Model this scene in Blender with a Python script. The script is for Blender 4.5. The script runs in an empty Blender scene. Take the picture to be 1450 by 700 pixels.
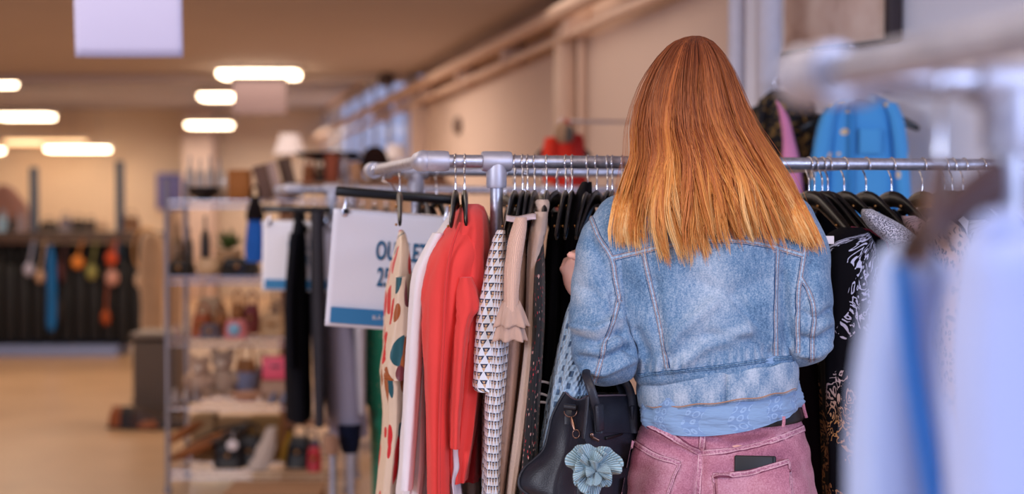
import bpy, math, random
import numpy as np
from mathutils import Vector, Matrix, noise
from mathutils.bvhtree import BVHTree
random.seed(7); rng = np.random.default_rng(7)
PI = math.pi
SC = bpy.context.scene
COL = SC.collection

# ------------------------------------------------------------------ camera
F = 2100.0; CAMH = 1.37; TILT = math.atan(54/F)
cd = bpy.data.cameras.new('camera'); cam = bpy.data.objects.new('camera', cd); COL.objects.link(cam)
cam.location = (0, 0, CAMH); cam.rotation_euler = (PI/2 - TILT, 0, 0)
cd.sensor_width = 36; cd.lens = F/1450*36; cd.clip_start = .05; cd.clip_end = 200
cd.dof.use_dof = True; cd.dof.focus_distance = 2.86; cd.dof.aperture_fstop = 1.9
SC.camera = cam
# ------------------------------------------------------------------ world, light, exposure
SC.view_settings.view_transform = 'Standard'; SC.view_settings.look = 'None'
SC.view_settings.exposure = -0.10; SC.view_settings.gamma = 1; SC.view_settings.use_curve_mapping = False
SC.cycles.use_denoising = True; SC.cycles.max_bounces = 6; SC.cycles.diffuse_bounces = 3
SC.cycles.caustics_reflective = False; SC.cycles.caustics_refractive = False; SC.cycles.sample_clamp_indirect = 6
w = bpy.data.worlds.new('world'); SC.world = w; w.use_nodes = True
w.node_tree.nodes['Background'].inputs[0].default_value = (.52, .60, 1.0, 1)
w.node_tree.nodes['Background'].inputs[1].default_value = .72
def area(name, loc, target, sx, sy, power, color):
    l = bpy.data.lights.new(name, 'AREA'); l.shape = 'RECTANGLE'; l.size = sx; l.size_y = sy
    l.energy = power; l.color = color
    o = bpy.data.objects.new(name, l); COL.objects.link(o); o.location = loc
    o.rotation_euler = (Vector(target)-Vector(loc)).to_track_quat('-Z', 'Y').to_euler()
    return o
area('window_light', (-3.2, -.6, 2.35), (.5, 3, 1.1), 1.8, 1.1, 150, (.86, .88, 1.0))      # shop-front daylight behind the camera
area('window_light', (3.0, -1.2, 2.0), (1.9, 4.4, 1.5), 2.0, 1.4, 130, (.60, .70, 1.0))
for (x, y, sx, sy, pw) in ((.5, 1.5, 1.4, 1.0, 22), (-1.9, 4.4, 2, 2, 42), (-.2, 7.2, 1.4, 2, 12), (-3.6, 7.8, 2, 2, 30), (-1.8, 11, 2, 2, 50), (-4.5, 11.5, 2, 2, 50), (-4.6, 16, 2.5, 3, 26), (-3.6, 21, 4, 2, 75)):
    area('ceiling_light', (x, y, 2.50), (x, y, 0), sx, sy, pw, (1, .83, .69))

# ------------------------------------------------------------------ coordinates
ca, sa = math.cos(TILT), math.sin(TILT)
def P(px, py, Y):
    dx = (px-725)/F; dz = (350-py)/F
    wy = ca + dz*sa; wz = -sa + dz*ca
    k = Y/wy
    return Vector((dx*k, Y, CAMH + wz*k))
def proj(co):                      # world (n,3) -> px
    x = co[:, 0]; y = co[:, 1]; z = co[:, 2]-CAMH
    f = y*ca - z*sa; u = y*sa + z*ca
    return 725+F*x/f, 350-F*u/f
RD = Vector((.9754, .2205, 0)); DD = Vector((-.2205, .9754, 0)); E0 = Vector((-.184, 3.09, 0))
YAW = math.atan2(.2205, .9754)
def RK(t, s, z, o=E0): return o + RD*t + DD*s + Vector((0, 0, z))
def t_at(px, s=0, o=E0):           # position along the rail for a pixel column
    b = o + DD*s; k = (px-725)/F
    return (k*b.y - b.x)/(RD.x - k*RD.y)

# ------------------------------------------------------------------ materials
def lin(c):
    if isinstance(c, str): c = tuple(int(c[i:i+2], 16)/255 for i in (0, 2, 4))
    return tuple((v/12.92 if v <= .04045 else ((v+.055)/1.055)**2.4) for v in c[:3]) + (1,)
class G:
    def __init__(s, name, rough=.8, metal=0., sheen=0., spec=.5, coat=0.):
        s.m = bpy.data.materials.new(name); s.m.use_nodes = True; s.t = s.m.node_tree
        s.b = s.t.nodes['Principled BSDF']
        s.b.inputs['Roughness'].default_value = rough; s.b.inputs['Metallic'].default_value = metal
        s.b.inputs['Sheen Weight'].default_value = sheen; s.b.inputs['Specular IOR Level'].default_value = spec
        s.b.inputs['Coat Weight'].default_value = coat
    def n(s, ty, ins=None, **kw):
        nd = s.t.nodes.new(ty)
        for k, v in kw.items(): setattr(nd, k, v)
        for k, v in (ins or {}).items(): s.put(nd.inputs[k], v)
        return nd
    def put(s, sock, v):
        if isinstance(v, bpy.types.NodeSocket): s.t.links.new(v, sock)
        else: sock.default_value = v
    def M(s, op, a, b=0., c=0.):
        nd = s.t.nodes.new('ShaderNodeMath'); nd.operation = op
        s.put(nd.inputs[0], a); s.put(nd.inputs[1], b); s.put(nd.inputs[2], c)
        return nd.outputs[0]
    def co(s, kind='Object', scale=(1, 1, 1)):
        c = s.n('ShaderNodeTexCoord').outputs[kind]
        return s.n('ShaderNodeMapping', {'Vector': c, 'Scale': scale}).outputs[0]
    def noise(s, vec, scale, detail=3, rough=.5, dist=0.):
        return s.n('ShaderNodeTexNoise', {'Vector': vec, 'Scale': scale, 'Detail': detail, 'Roughness': rough, 'Distortion': dist}).outputs[0]
    def vor(s, vec, scale, rand=1., feature='F1'):
        return s.n('ShaderNodeTexVoronoi', {'Vector': vec, 'Scale': scale, 'Randomness': rand}, feature=feature)
    def ramp(s, fac, stops, interp='LINEAR'):
        r = s.t.nodes.new('ShaderNodeValToRGB'); r.color_ramp.interpolation = interp
        while len(r.color_ramp.elements) < len(stops): r.color_ramp.elements.new(.5)
        for e, (p, c) in zip(r.color_ramp.elements, stops): e.position = p; e.color = lin(c) if not (isinstance(c, tuple) and len(c) == 4) else c
        s.put(r.inputs[0], fac); return r.outputs[0]
    def mix(s, f, a, b):
        nd = s.t.nodes.new('ShaderNodeMix'); nd.data_type = 'RGBA'
        s.put(nd.inputs[0], f); s.put(nd.inputs[6], lin(a) if isinstance(a, str) else a); s.put(nd.inputs[7], lin(b) if isinstance(b, str) else b)
        return nd.outputs[2]
    def xyz(s, v): return s.n('ShaderNodeSeparateXYZ', {0: v}).outputs
    def color(s, c): s.put(s.b.inputs['Base Color'], lin(c) if isinstance(c, str) else c); return s
    def bump(s, h, strength=.3, dist=.002):
        nd = s.n('ShaderNodeBump', {'Height': h, 'Strength': strength, 'Distance': dist}); s.put(s.b.inputs['Normal'], nd.outputs[0]); return s
    def emit(s, c, k): s.put(s.b.inputs['Emission Color'], lin(c)); s.b.inputs['Emission Strength'].default_value = k; return s
MC = {}
def cloth(hexc, rough=.85, var=.10, weave=900, b=.25):
    key = ('c', hexc, rough, var, weave)
    if key in MC: return MC[key]
    lum_ = sum(lin(hexc)[:3])/3; g = G('fabric', rough, sheen=.15 if lum_ > .08 else .0, spec=.25 if lum_ > .08 else .08)
    v = g.co(); nz = g.noise(v, 9, 3)
    a = lin(hexc); lo = tuple(x*(1-var*1.6) for x in a[:3])+(1,); hi = tuple(min(1, x*(1+var)) for x in a[:3])+(1,)
    g.color(g.mix(nz, lo, hi)); g.bump(g.M('ADD', g.noise(v, weave, 2), g.M('MULTIPLY', g.noise(v, 14, 3), 6.)), b, .002)
    MC[key] = g.m; return g.m
def plain(name, hexc, rough=.6, metal=0., spec=.5, coat=0., var=.08, sc=25):
    key = (name, hexc, rough, metal)
    if key in MC: return MC[key]
    g = G(name, rough, metal, spec=spec, coat=coat); nz = g.noise(g.co(), sc, 4)
    a = lin(hexc); lo = tuple(x*(1-var) for x in a[:3])+(1,); hi = tuple(min(1, x*(1+var)) for x in a[:3])+(1,)
    g.color(g.mix(nz, lo, hi)); g.bump(nz, .08, .002); MC[key] = g.m; return g.m
def knit(hexc, ribs=220):
    g = G('knit', .95, sheen=.3, spec=.1); uv = g.co('UV'); x = g.xyz(uv)[0]; y = g.xyz(uv)[1]
    r = g.M('SINE', g.M('MULTIPLY', x, ribs*2*PI)); st = g.M('ABSOLUTE', g.M('SINE', g.M('MULTIPLY', y, ribs*2.2)))
    h = g.M('ADD', g.M('MULTIPLY', r, .6), g.M('MULTIPLY', st, .4)); a = lin(hexc)
    g.color(g.mix(g.M('MULTIPLY_ADD', r, .5, .5), tuple(v*.72 for v in a[:3])+(1,), a)); g.bump(h, .6, .0015); return g.m
metal = G('galvanised_steel', .42, .72, spec=.5)
v = metal.co(); metal.color(metal.ramp(metal.noise(v, 60, 4, .6), [(.3, 'a2a4b2'), (.7, 'cccddb')])); metal.bump(metal.noise(v, 180, 3), .25, .001)
metal.put(metal.b.inputs['Roughness'], metal.M('MULTIPLY_ADD', metal.noise(v, 40, 3), .3, .25)); metal = metal.m
chrome = plain('chrome', 'd8d8e0', .12, 1.0)
castm = plain('cast_fitting', 'c0c0ce', .5, .6, sc=80)
blackp = plain('black_plastic', '0b0b0e', .28, spec=.4)
brass = plain('brass', 'b98a55', .3, 1.0)
wood_dark = plain('dark_wood', '4a2c26', .45)

# ------------------------------------------------------------------ mesh building
class MB:
    def __init__(s): s.v = []; s.f = []; s.uv = []; s.n = 0
    def add(s, v, f, uv=None):
        v = np.asarray(v, float).reshape(-1, 3); s.v.append(v)
        s.f += [tuple(i+s.n for i in q) for q in f]
        s.uv.append(np.zeros((len(v), 2)) if uv is None else np.asarray(uv, float)); s.n += len(v); return s
    def box(s, c, d, rz=0., bev=0.0, rx=0., ry=0.):
        c = Vector(c); hx, hy, hz = d[0]/2, d[1]/2, d[2]/2; b = min(bev, hx*.9, hy*.9, hz*.9)
        R = Matrix.Rotation(rz, 3, 'Z') @ Matrix.Rotation(ry, 3, 'Y') @ Matrix.Rotation(rx, 3, 'X')
        if b <= 0:
            pts = [(sx*hx, sy*hy, sz*hz) for sz in (-1, 1) for sx, sy in ((-1, -1), (1, -1), (1, 1), (-1, 1))]
            fs = [(3, 2, 1, 0), (4, 5, 6, 7), (0, 1, 5, 4), (1, 2, 6, 5), (2, 3, 7, 6), (3, 0, 4, 7)]
        else:
            lev = [(-hz, b), (-hz+b*.3, b*.3), (-hz+b, 0), (hz-b, 0), (hz-b*.3, b*.3), (hz, b)]; pts = []
            for z, ins in lev:
                for sx, sy in ((-1, -1), (1, -1), (1, 1), (-1, 1)):
                    for k in range(3):
                        a = math.atan2(sy, sx) - PI/4 + k*PI/4
                        pts.append((sx*(hx-b)+math.cos(a)*(b-ins), sy*(hy-b)+math.sin(a)*(b-ins), z))
            m = 12; fs = [(i*m+j, i*m+(j+1) % m, (i+1)*m+(j+1) % m, (i+1)*m+j) for i in range(5) for j in range(m)]
            fs += [tuple(reversed(range(m))), tuple(range(5*m, 6*m))]
        return s.add([tuple(c + R @ Vector(p)) for p in pts], fs)
    def tube(s, pts, r, seg=12, cap=True, closed=False, flat=1.0, up=None):
        pts = [Vector(p) for p in pts]; n = len(pts)
        rs = list(r) if hasattr(r, '__len__') else [r]*n
        T = []
        for i in range(n):
            a = pts[(i-1) % n] if (closed or i > 0) else pts[i]; b = pts[(i+1) % n] if (closed or i < n-1) else pts[i]
            T.append((b-a).normalized() if (b-a).length > 1e-9 else Vector((0, 0, 1)))
        u = up.copy() if up is not None else (Vector((0, 0, 1)) if abs(T[0].z) < .9 else Vector((1, 0, 0)))
        V = []; UV = []; L = 0
        for i in range(n):
            u = (u - T[i]*u.dot(T[i])); u = u.normalized() if u.length > 1e-6 else T[i].orthogonal().normalized()
            w_ = T[i].cross(u)
            if i: L += (pts[i]-pts[i-1]).length
            for k in range(seg):
                a = 2*PI*k/seg; V.append(pts[i]+u*math.cos(a)*rs[i]+w_*math.sin(a)*rs[i]*flat); UV.append((k/seg*2*PI*max(rs[i], .001), L))
        fs = []; m = n if closed else n-1
        for i in range(m):
            for k in range(seg):
                a = i*seg+k; b = i*seg+(k+1) % seg; c = ((i+1) % n)*seg
                fs.append((a, b, c+(k+1) % seg, c+k))
        if cap and not closed:
            fs.append(tuple(reversed(range(seg)))); fs.append(tuple(range((n-1)*seg, n*seg)))
        return s.add([tuple(p) for p in V], fs, UV)
    def ball(s, c, r, seg=20, rings=12, R=None):
        r = r if hasattr(r, '__len__') else (r, r, r); V = []; c = Vector(c)
        for i in range(rings+1):
            ph = PI*i/rings
            for k in range(seg):
                a = 2*PI*k/seg; p = Vector((r[0]*math.sin(ph)*math.cos(a), r[1]*math.sin(ph)*math.sin(a), r[2]*math.cos(ph)))
                V.append(tuple(c + (R @ p if R else p)))
        fs = [(i*seg+k, (i+1)*seg+k, (i+1)*seg+(k+1) % seg, i*seg+(k+1) % seg) for i in range(rings) for k in range(seg)]
        return s.add(V, fs)
    def lathe(s, c, prof, seg=24):
        c = Vector(c); V = [tuple(c+Vector((r*math.cos(2*PI*k/seg), r*math.sin(2*PI*k/seg), z))) for r, z in prof for k in range(seg)]
        fs = [(i*seg+k, i*seg+(k+1) % seg, (i+1)*seg+(k+1) % seg, (i+1)*seg+k) for i in range(len(prof)-1) for k in range(seg)]
        fs += [tuple(reversed(range(seg))), tuple(range((len(prof)-1)*seg, len(prof)*seg))]
        return s.add(V, fs)
    def prism(s, poly, depthv, bulge=None):       # poly: list of world points, extruded by depthv
        n = len(poly); d = Vector(depthv); V = [tuple(Vector(p)) for p in poly]+[tuple(Vector(p)+d) for p in poly]
        fs = [tuple(range(n)), tuple(reversed(range(n, 2*n)))]+[(i, i+n, (i+1) % n+n, (i+1) % n) for i in range(n)]
        return s.add(V, fs)
    def grid(s, fn, nu, nv, th=0.0):              # fn(u,v)->Vector ; optional thickness
        A = [[fn(i/nu, j/nv) for j in range(nv+1)] for i in range(nu+1)]
        V = [tuple(p) for row in A for p in row]; w_ = nv+1
        UV = [(i/nu, j/nv) for i in range(nu+1) for j in range(nv+1)]
        fs = [(i*w_+j, (i+1)*w_+j, (i+1)*w_+j+1, i*w_+j+1) for i in range(nu) for j in range(nv)]
        return s.add(V, fs, UV)
def link(o, parent=None, world=True):
    COL.objects.link(o)
    if parent is not None:
        o.parent = parent
        if world: o.matrix_parent_inverse = root_mat(parent).inverted()
    return o
def root_mat(p):
    m = p.matrix_basis.copy()
    if p.parent is not None: m = root_mat(p.parent) @ p.matrix_parent_inverse @ m
    return m
def mk(name, mb, mat, parent=None, smooth=True, world=True, auto=None, solid=0, sub=0, bevel=0):
    me = bpy.data.meshes.new(name); V = np.concatenate(mb.v)
    me.from_pydata(V.tolist(), [], mb.f); uv = np.concatenate(mb.uv)
    ul = me.uv_layers.new(name='UVMap'); idx = np.zeros(len(me.loops), dtype=np.int32); me.loops.foreach_get('vertex_index', idx)
    ul.data.foreach_set('uv', uv[idx].astype(np.float32).ravel())
    me.materials.append(mat)
    if smooth:
        me.polygons.foreach_set('use_smooth', [True]*len(me.polygons))
        try: me.set_sharp_from_angle(angle=math.radians(auto or 50))
        except Exception: pass
    o = bpy.data.objects.new(name, me); link(o, parent, world)
    if solid: m = o.modifiers.new('s', 'SOLIDIFY'); m.thickness = solid; m.offset = 0
    if sub: m = o.modifiers.new('u', 'SUBSURF'); m.levels = sub; m.render_levels = sub
    return o
def tag(o, label, cat, group=None, kind=None):
    o['label'] = label; o['category'] = cat
    if group: o['group'] = group
    if kind: o['kind'] = kind
    return o
def thing(name, label, cat, loc=(0, 0, 0), rz=0., group=None):
    o = bpy.data.objects.new(name, None); COL.objects.link(o); o.location = loc; o.rotation_euler = (0, 0, rz); o.empty_display_size = .05
    return tag(o, label, cat, group)
def struct(name, mb, mat, **k):
    o = mk(name, mb, mat, **k); o['kind'] = 'structure'; return o
def crom(rows, n):
    A = np.array(rows, float); m = len(A); t = np.linspace(0, m-1, n); i = np.clip(t.astype(int), 0, m-2); f = (t-i)[:, None]
    p0 = A[np.maximum(i-1, 0)]; p1 = A[i]; p2 = A[i+1]; p3 = A[np.minimum(i+2, m-1)]
    return .5*((2*p1)+(-p0+p2)*f+(2*p0-5*p1+4*p2-p3)*f**2+(-p0+3*p1-3*p2+p3)*f**3)
def drape(rows, Y, hd, n=64, m=64, folds=7, amp=.10, seed=0, sup=2.4, tilt=0., sag=0., axis=None, capped=True, mb=None, hem=True):
    """closed cloth volume: rows (y, x_left, x_right[, dY, depth factor]) at distance Y, half depth hd along the view/rail depth"""
    R = random.Random(seed); k1 = folds; ph = [R.uniform(0, 6.28) for _ in range(6)]
    rows = [tuple(r)+((0., 1.)[len(r)-3:] if len(r) < 5 else ()) for r in rows]
    rows = [r if len(r) == 5 else (r[0], r[1], r[2], 0., 1.) for r in rows]
    A = crom(rows, n); V = []; UV = []; per = None
    for i, (y, xl, xr, dY, df) in enumerate(A):
        Yc = Y+dY; v_ = i/(n-1); hw = max(.003, (xr-xl)/2/F*Yc); c = P((xl+xr)/2, y, Yc)
        ax = axis if axis is not None else Vector((c.x, c.y, 0)).normalized()
        h2 = max(.006, hd*df*(1 if axis is None else 1)); g = amp*min(1., .25+v_*1.3)
        pr = PI*(hw+h2)*1.0
        for k in range(m):
            th = 2*PI*k/m; cx, cy = math.cos(th), math.sin(th)
            ex = math.copysign(abs(cx)**(2/sup), cx); ey = math.copysign(abs(cy)**(2/sup), cy)
            fo = 1+g*(.6*math.sin(k1*th+ph[0]+1.3*math.sin(3*v_+ph[1]))+.4*math.sin((k1*2+1)*th+ph[2]+2*math.sin(2.2*v_+ph[3])))
            w_ = noise.noise(Vector((ex*2+seed*3.1, ey*3, v_*5)))*g*.8+noise.noise(Vector((ex*4+seed, ey*5, v_*15)))*g*.5+noise.noise(Vector((ex*8+seed, ey*9, v_*34)))*g*.22
            dy = tilt*ex + sag*(1-ex*ex)*(1 if ey < 0 else .3)
            q = c + Vector((1, 0, 0))*ex*hw*(fo+w_) + ax*ey*h2*(1+.3*(fo-1))
            q.z += 0 if not (tilt or sag) else -dy/F*Yc
            V.append(tuple(q)); UV.append((k/m*pr, c.z))
    fs = [(i*m+k, (i+1)*m+k, (i+1)*m+(k+1) % m, i*m+(k+1) % m) for i in range(n-1) for k in range(m)]
    if capped: fs += [tuple(range(m)), tuple(reversed(range((n-1)*m, n*m)))]
    mb = mb or MB(); mb.add(V, fs, UV); return mb
def remesh(mb, name, mat, parent, voxel, smooth=6, fac=.5):
    me = bpy.data.meshes.new('tmp'); me.from_pydata(np.concatenate(mb.v).tolist(), [], mb.f)
    o = bpy.data.objects.new('tmp', me); COL.objects.link(o)
    m = o.modifiers.new('r', 'REMESH'); m.mode = 'VOXEL'; m.voxel_size = voxel
    m = o.modifiers.new('s', 'SMOOTH'); m.factor = fac; m.iterations = smooth
    dg = bpy.context.evaluated_depsgraph_get(); me2 = bpy.data.meshes.new_from_object(o.evaluated_get(dg)); me2.name = name
    bpy.data.objects.remove(o); bpy.data.meshes.remove(me)
    me2.materials.clear(); me2.materials.append(mat); me2.polygons.foreach_set('use_smooth', [True]*len(me2.polygons))
    o = bpy.data.objects.new(name, me2); link(o, parent); return o
def cos_of(me):
    a = np.zeros(len(me.vertices)*3, np.float32); me.vertices.foreach_get('co', a); return a.reshape(-1, 3).astype(float)
def nor_of(me):
    a = np.zeros(len(me.vertices)*3, np.float32); me.vertices.foreach_get('normal', a); return a.reshape(-1, 3).astype(float)
def seg_dist(px, py, poly):
    d = np.full(len(px), 1e9)
    for (ax, ay), (bx, by) in zip(poly[:-1], poly[1:]):
        L = (bx-ax)**2+(by-ay)**2; t = np.clip(((px-ax)*(bx-ax)+(py-ay)*(by-ay))/L, 0, 1)
        d = np.minimum(d, np.hypot(px-ax-t*(bx-ax), py-ay-t*(by-ay)))
    return d

# ================================================================== SETTING
CEIL = 2.56
g = G('vinyl_floor', .32, spec=.5); v = g.co()
g.color(g.ramp(g.noise(v, 1.3, 5, .6), [(.3, 'b48e69'), (.7, 'cca47c')])); g.bump(g.noise(v, 40, 3), .05, .001)
struct('floor', MB().box((-3, 9.5, -.05), (18, 32, .1)), g.m, smooth=False)
ceil_m = plain('ceiling_paint', 'c4bab8', .8, sc=3, var=.05); wall_m = plain('wall_paint', 'dfc6b8', .85, sc=2, var=.05)
cool_m = plain('daylit_wall_tint', 'f0f0fc', .85, sc=2, var=.04)  # pale cool tint carries the bluish daylight on the near wall
_W = Vector((2.146, .485, 0)); _e = lambda s_, z_, o_=.17: _W+DD*s_+RD*o_+Vector((0, 0, z_))
_v = _e(5.3, CEIL); _b = _e((13.2-.485)/.9754, CEIL)
struct('ceiling', MB().prism([Vector((-12, -.5, CEIL)), Vector((6, -.5, CEIL)), Vector((6, _v.y, CEIL)), _v, _b, Vector((-12, 13.2, CEIL))], (0, 0, .1)), ceil_m, smooth=False)
struct('trim_2', MB().box((-6.42, 13.26, 2.75), (11.16, .12, .5)), ceil_m, smooth=False)
struct('ceiling', MB().prism([Vector((-12, 13.2, 2.92)), _e((13.2-.485)/.9754, 2.92), _e(23.3, 2.92), Vector((-12, 23.3, 2.92))], (0, 0, .1)), plain('daylit_ceiling_tint', 'c6c8dc', .8, sc=3, var=.05), smooth=False)  # far section: coolness of the window daylight is put into its colour
W0 = Vector((0, 0, 0)) + RD*2.2                       # wall_right runs along DD at 2.2 m
def WL(s, z, off=0.): return W0 + DD*s + RD*off + Vector((0, 0, z))
def wallseg(s0, s1, z0, z1, th=.16, off=.08):
    return MB().box(WL((s0+s1)/2, (z0+z1)/2, off), (th, abs(s1-s0), z1-z0), rz=YAW)
S0 = 5.47
m_ = wallseg(S0, 13.4, 0, CEIL); m2 = wallseg(13.4, 23.0, 0, 1.7); m3 = wallseg(13.4, 23.0, 2.84, 2.95)
for q in (m2, m3): m_.add(q.v[0], q.f)
struct('wall_right', m_, wall_m, smooth=False)
win_f = plain('window_frame_paint', 'c9ccd8', .5)
glass = G('window_glass', .05); _tr = glass.n('ShaderNodeBsdfTransparent'); _mx = glass.n('ShaderNodeMixShader', {0: .92, 1: glass.b.outputs[0], 2: _tr.outputs[0]}); glass.t.links.new(_mx.outputs[0], glass.t.nodes['Material Output'].inputs[0]); glass = glass.m
for i in range(4):
    s0 = 13.45+i*2.4; s1 = s0+2.3
    fr = MB()
    for ss in (s0, (s0+s1)/2, s1): fr.box(WL(ss, 2.27, .03), (.035, .06, 1.14), rz=YAW)
    for zz in (1.73, 2.81): fr.box(WL((s0+s1)/2, zz, .03), (.05, s1-s0, .06), rz=YAW)
    fo = struct('window_%d' % (i+1), fr, win_f, smooth=False)
    pn = mk('pane', MB().box(WL((s0+s1)/2, 2.27, .03), (.008, s1-s0, 1.06), rz=YAW), glass, fo, smooth=False)
# nearer stretch of wall, turned more towards the shop
K0 = WL(S0, 0); ND = Vector((.522, -.853, 0)); NN = Vector((.853, .522, 0)); NYAW = math.atan2(-.853, .522)
def NW(a, z, off=0.): return K0 + ND*a + NN*off + Vector((0, 0, z))
struct('wall_side', MB().box(NW(1.5, CEIL/2, .08), (3.2, .16, CEIL), rz=NYAW), cool_m, smooth=False)
struct('wall_back', MB().box((-6.8, 23.1, 1.48), (8.3, .2, 2.95)), plain('back_wall_paint', 'e8d4be', .85, sc=2), smooth=False)
struct('wall_left', MB().box((-9.2, 15.5, 1.48), (.2, 15, 2.95)), wall_m, smooth=False)
struct('column', MB().box((-4.75, 22.6, 1.45), (.45, .45, 2.9), bev=.02), wall_m)
struct('column', MB().box(WL(13.3, CEIL/2, -.06), (.14, .16, CEIL), rz=YAW, bev=.01), wall_m)
struct('trim_1', MB().box((-5.4, 13.15, CEIL-.02), (9, .12, .03)), plain('beam_paint', 'b8a79e', .7), smooth=False)
# pipes
pipe_m = plain('painted_pipe', 'e0c0ac', .5)
p = thing('ceiling_pipe', 'cream painted pipe running along the top of the long wall', 'pipe', WL(9, 2.44, -.16))
mk('pipe', MB().tube([WL(5.6, 2.44, -.16), WL(9, 2.44, -.16), WL(23, 2.44, -.16)], .045, 14), pipe_m, p)
mk('pipe', MB().tube([WL(5.6, 2.32, -.1), WL(9, 2.32, -.1), WL(23, 2.32, -.1)], .025, 12), pipe_m, p)
for k in range(7): mk('bracket', MB().box(WL(6.2+k*1.6, 2.40, -.07), (.16, .04, .20), rz=YAW, bev=.006), pipe_m, p)
p = P(797, 120, 1); 
def wall_hit(px, off=0.):            # distance along the far wall for a pixel column
    k = (px-725)/F; b = W0+RD*off; return (k*b.y-b.x)/(DD.x-k*DD.y)
s = wall_hit(797, -.07)
tag(mk('wall_duct', MB().box(WL(s, 1.96, -.06), (.1, .14, .94), rz=YAW, bev=.02), pipe_m), 'cream vertical duct coming down the wall above the red jacket', 'duct')
tag(mk('wall_pipe', MB().tube([WL(wall_hit(825, -.03), 1.2, -.04), WL(wall_hit(825, -.03), 2.4, -.04)], .02), pipe_m), 'thin cream conduit on the wall right of the vertical duct', 'pipe')
s = wall_hit(645, -.04)
tag(mk('wall_vent', MB().lathe((0, 0, 0), [(.0, 0), (.06, .0), (.075, .02), (.05, .05), (.0, .05)]), plain('dark_vent', '6b5148', .6)), 'small dark round vent on the cream wall', 'vent')
o = bpy.data.objects['wall_vent']; o.matrix_world = Matrix.Translation(WL(s, P(645, 178, 1).z*1+0, -.0)) @ Matrix.Rotation(YAW, 4, 'Z') @ Matrix.Rotation(-PI/2, 4, 'Y')
b = WL(s, 0, 0); o.location = Vector((b.x, b.y, P(645, 178, b.y).z))
whitep = plain('white_pipe_paint', 'dad8e4', .4)
for (px, r, lab) in ((1043, .033, 'slim white pipe rising at the wall corner left of the thicker one'), (1088, .046, 'thick white vertical pipe beside the framed canvas')):
    Yp = 5.45 if px < 1060 else 5.3
    q = P(px, 100, Yp); tag(mk('vertical_pipe', MB().lathe((q.x, q.y, 0), [(r*1.6, 0), (r*1.6, .02), (r, .025), (r, 2.3), (r*1.25, 2.31), (r*1.25, 2.36), (r, 2.37), (r, CEIL)]), whitep), lab, 'pipe')

# ceiling lamps (px left, px right, py, Y)
lampm = G('lamp_diffuser').emit('ffdfba', 13).m; lampb = plain('lamp_housing', 'e8e0d6', .5)
LAMPS = [(312, 422, 105, 12.5, 'wide ceiling light panel above the grey hanging sign', 1), (285, 332, 137, 15.5, 'short ceiling light between the wide panel and the lower one', 1),
         (266, 327, 177, 20.3, 'ceiling light below and left of the hanging grey sign', 1), (2, 74, 165, 18.9, 'ceiling light at the left above the long blurred ones', 1),
         (-40, 18, 117, 13.6, 'ceiling light cut off by the upper left edge', 1), (68, 153, 211, 22.0, 'long low light, right one over the black bag rack', 1),
         (10, 120, 201, 22.4, 'long low light hung slightly higher over the bag rack', .45), (-50, 2, 213, 22.0, 'low light cut off by the left edge', 1)]
for x0, x1, y, Y, lab, k in LAMPS:
    a = P(x0, y, Y); b = P(x1, y, Y); c = (a+b)/2; wd = (b-a).length; th = .06
    t = thing('ceiling_lamp', lab, 'light', (c.x, c.y, c.z+th), 0, 'ceiling lights')
    mk('housing', MB().box((c.x, c.y, c.z+th*.8), (wd+.06, .36, th), bev=.01), lampb, t)
    mk('diffuser', MB().box((c.x, c.y, c.z), (wd, .3, .07), bev=.02), lampm if k == 1 else G('dim_diffuser').emit('ffc890', 3).m, t)
    top_z = CEIL if c.y < 13.2 else 2.9
    if top_z-c.z > .12:
        for sx in (-.35, .35): mk('suspension_wire', MB().tube([(c.x+sx*wd, c.y, c.z+th), (c.x+sx*wd, c.y, top_z)], .004, 6), chrome, t)
a = P(330, 140, 12.0); b = P(405, 140, 12.0)
t = thing('hanging_sign', 'blank mauve grey board hanging from the ceiling under the wide light panel', 'sign', ((a.x+b.x)/2, 12.0, P(0, 115, 12).z))
z1 = P(0, 113, 12).z; z0 = P(0, 162, 12).z
mk('board', MB().box(((a.x+b.x)/2, 12, (z0+z1)/2), (b.x-a.x, .012, z1-z0), bev=.003), plain('mauve_board', '866f6e', .7), t)
mk('top_bar', MB().box(((a.x+b.x)/2, 12, z1+.012), (b.x-a.x+.03, .03, .03), bev=.006), plain('dark_bar', '4a3a34', .6), t)
for q in (a.x+.05, b.x-.05): mk('cord', MB().tube([(q, 12, z1), (q, 12, CEIL)], .003, 6), blackp, t)
a = P(104, 40, 5.0); b = P(257, 40, 5.0); z0 = P(0, 80, 5).z
t = thing('hanging_sign', 'blank pale lavender paper hanging close to the camera at upper left', 'sign', ((a.x+b.x)/2, 5.0, 2.3))
paper = plain('white_paper', 'eef0ff', .75, sc=4, var=.02); paper2 = plain('lilac_paper', 'b9bae0', .75, sc=4, var=.04)
mk('sheet', MB().grid(lambda u, v: Vector((a.x+(b.x-a.x)*u, 5.0+.012*math.sin(3*u)+.02*(1-v)**2, z0+.43*v)), 16, 12), paper2, t, solid=.0015)
for q in (a.x+.04, b.x-.04): mk('cord', MB().tube([(q, 5, z0+.42), (q, 5, CEIL)], .0015, 6), blackp, t)
tag(mk('ceiling_sensor', MB().lathe((P(547, 110, 13).x, 13, 2.44), [(0, 0), (.05, .0), (.075, .04), (.075, .07), (.05, .12)]), plain('dark_sensor', '4a3a36', .5)), 'small dark dome fixed under the ceiling near the windows', 'sensor')
tag(mk('wall_poster', MB().box(P(241, 271, 22.9), (.42, .02, .56), bev=.004), plain('blue_poster', '6a6cae', .6, sc=6, var=.3)), 'blue poster on the far cream wall', 'poster')

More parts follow.
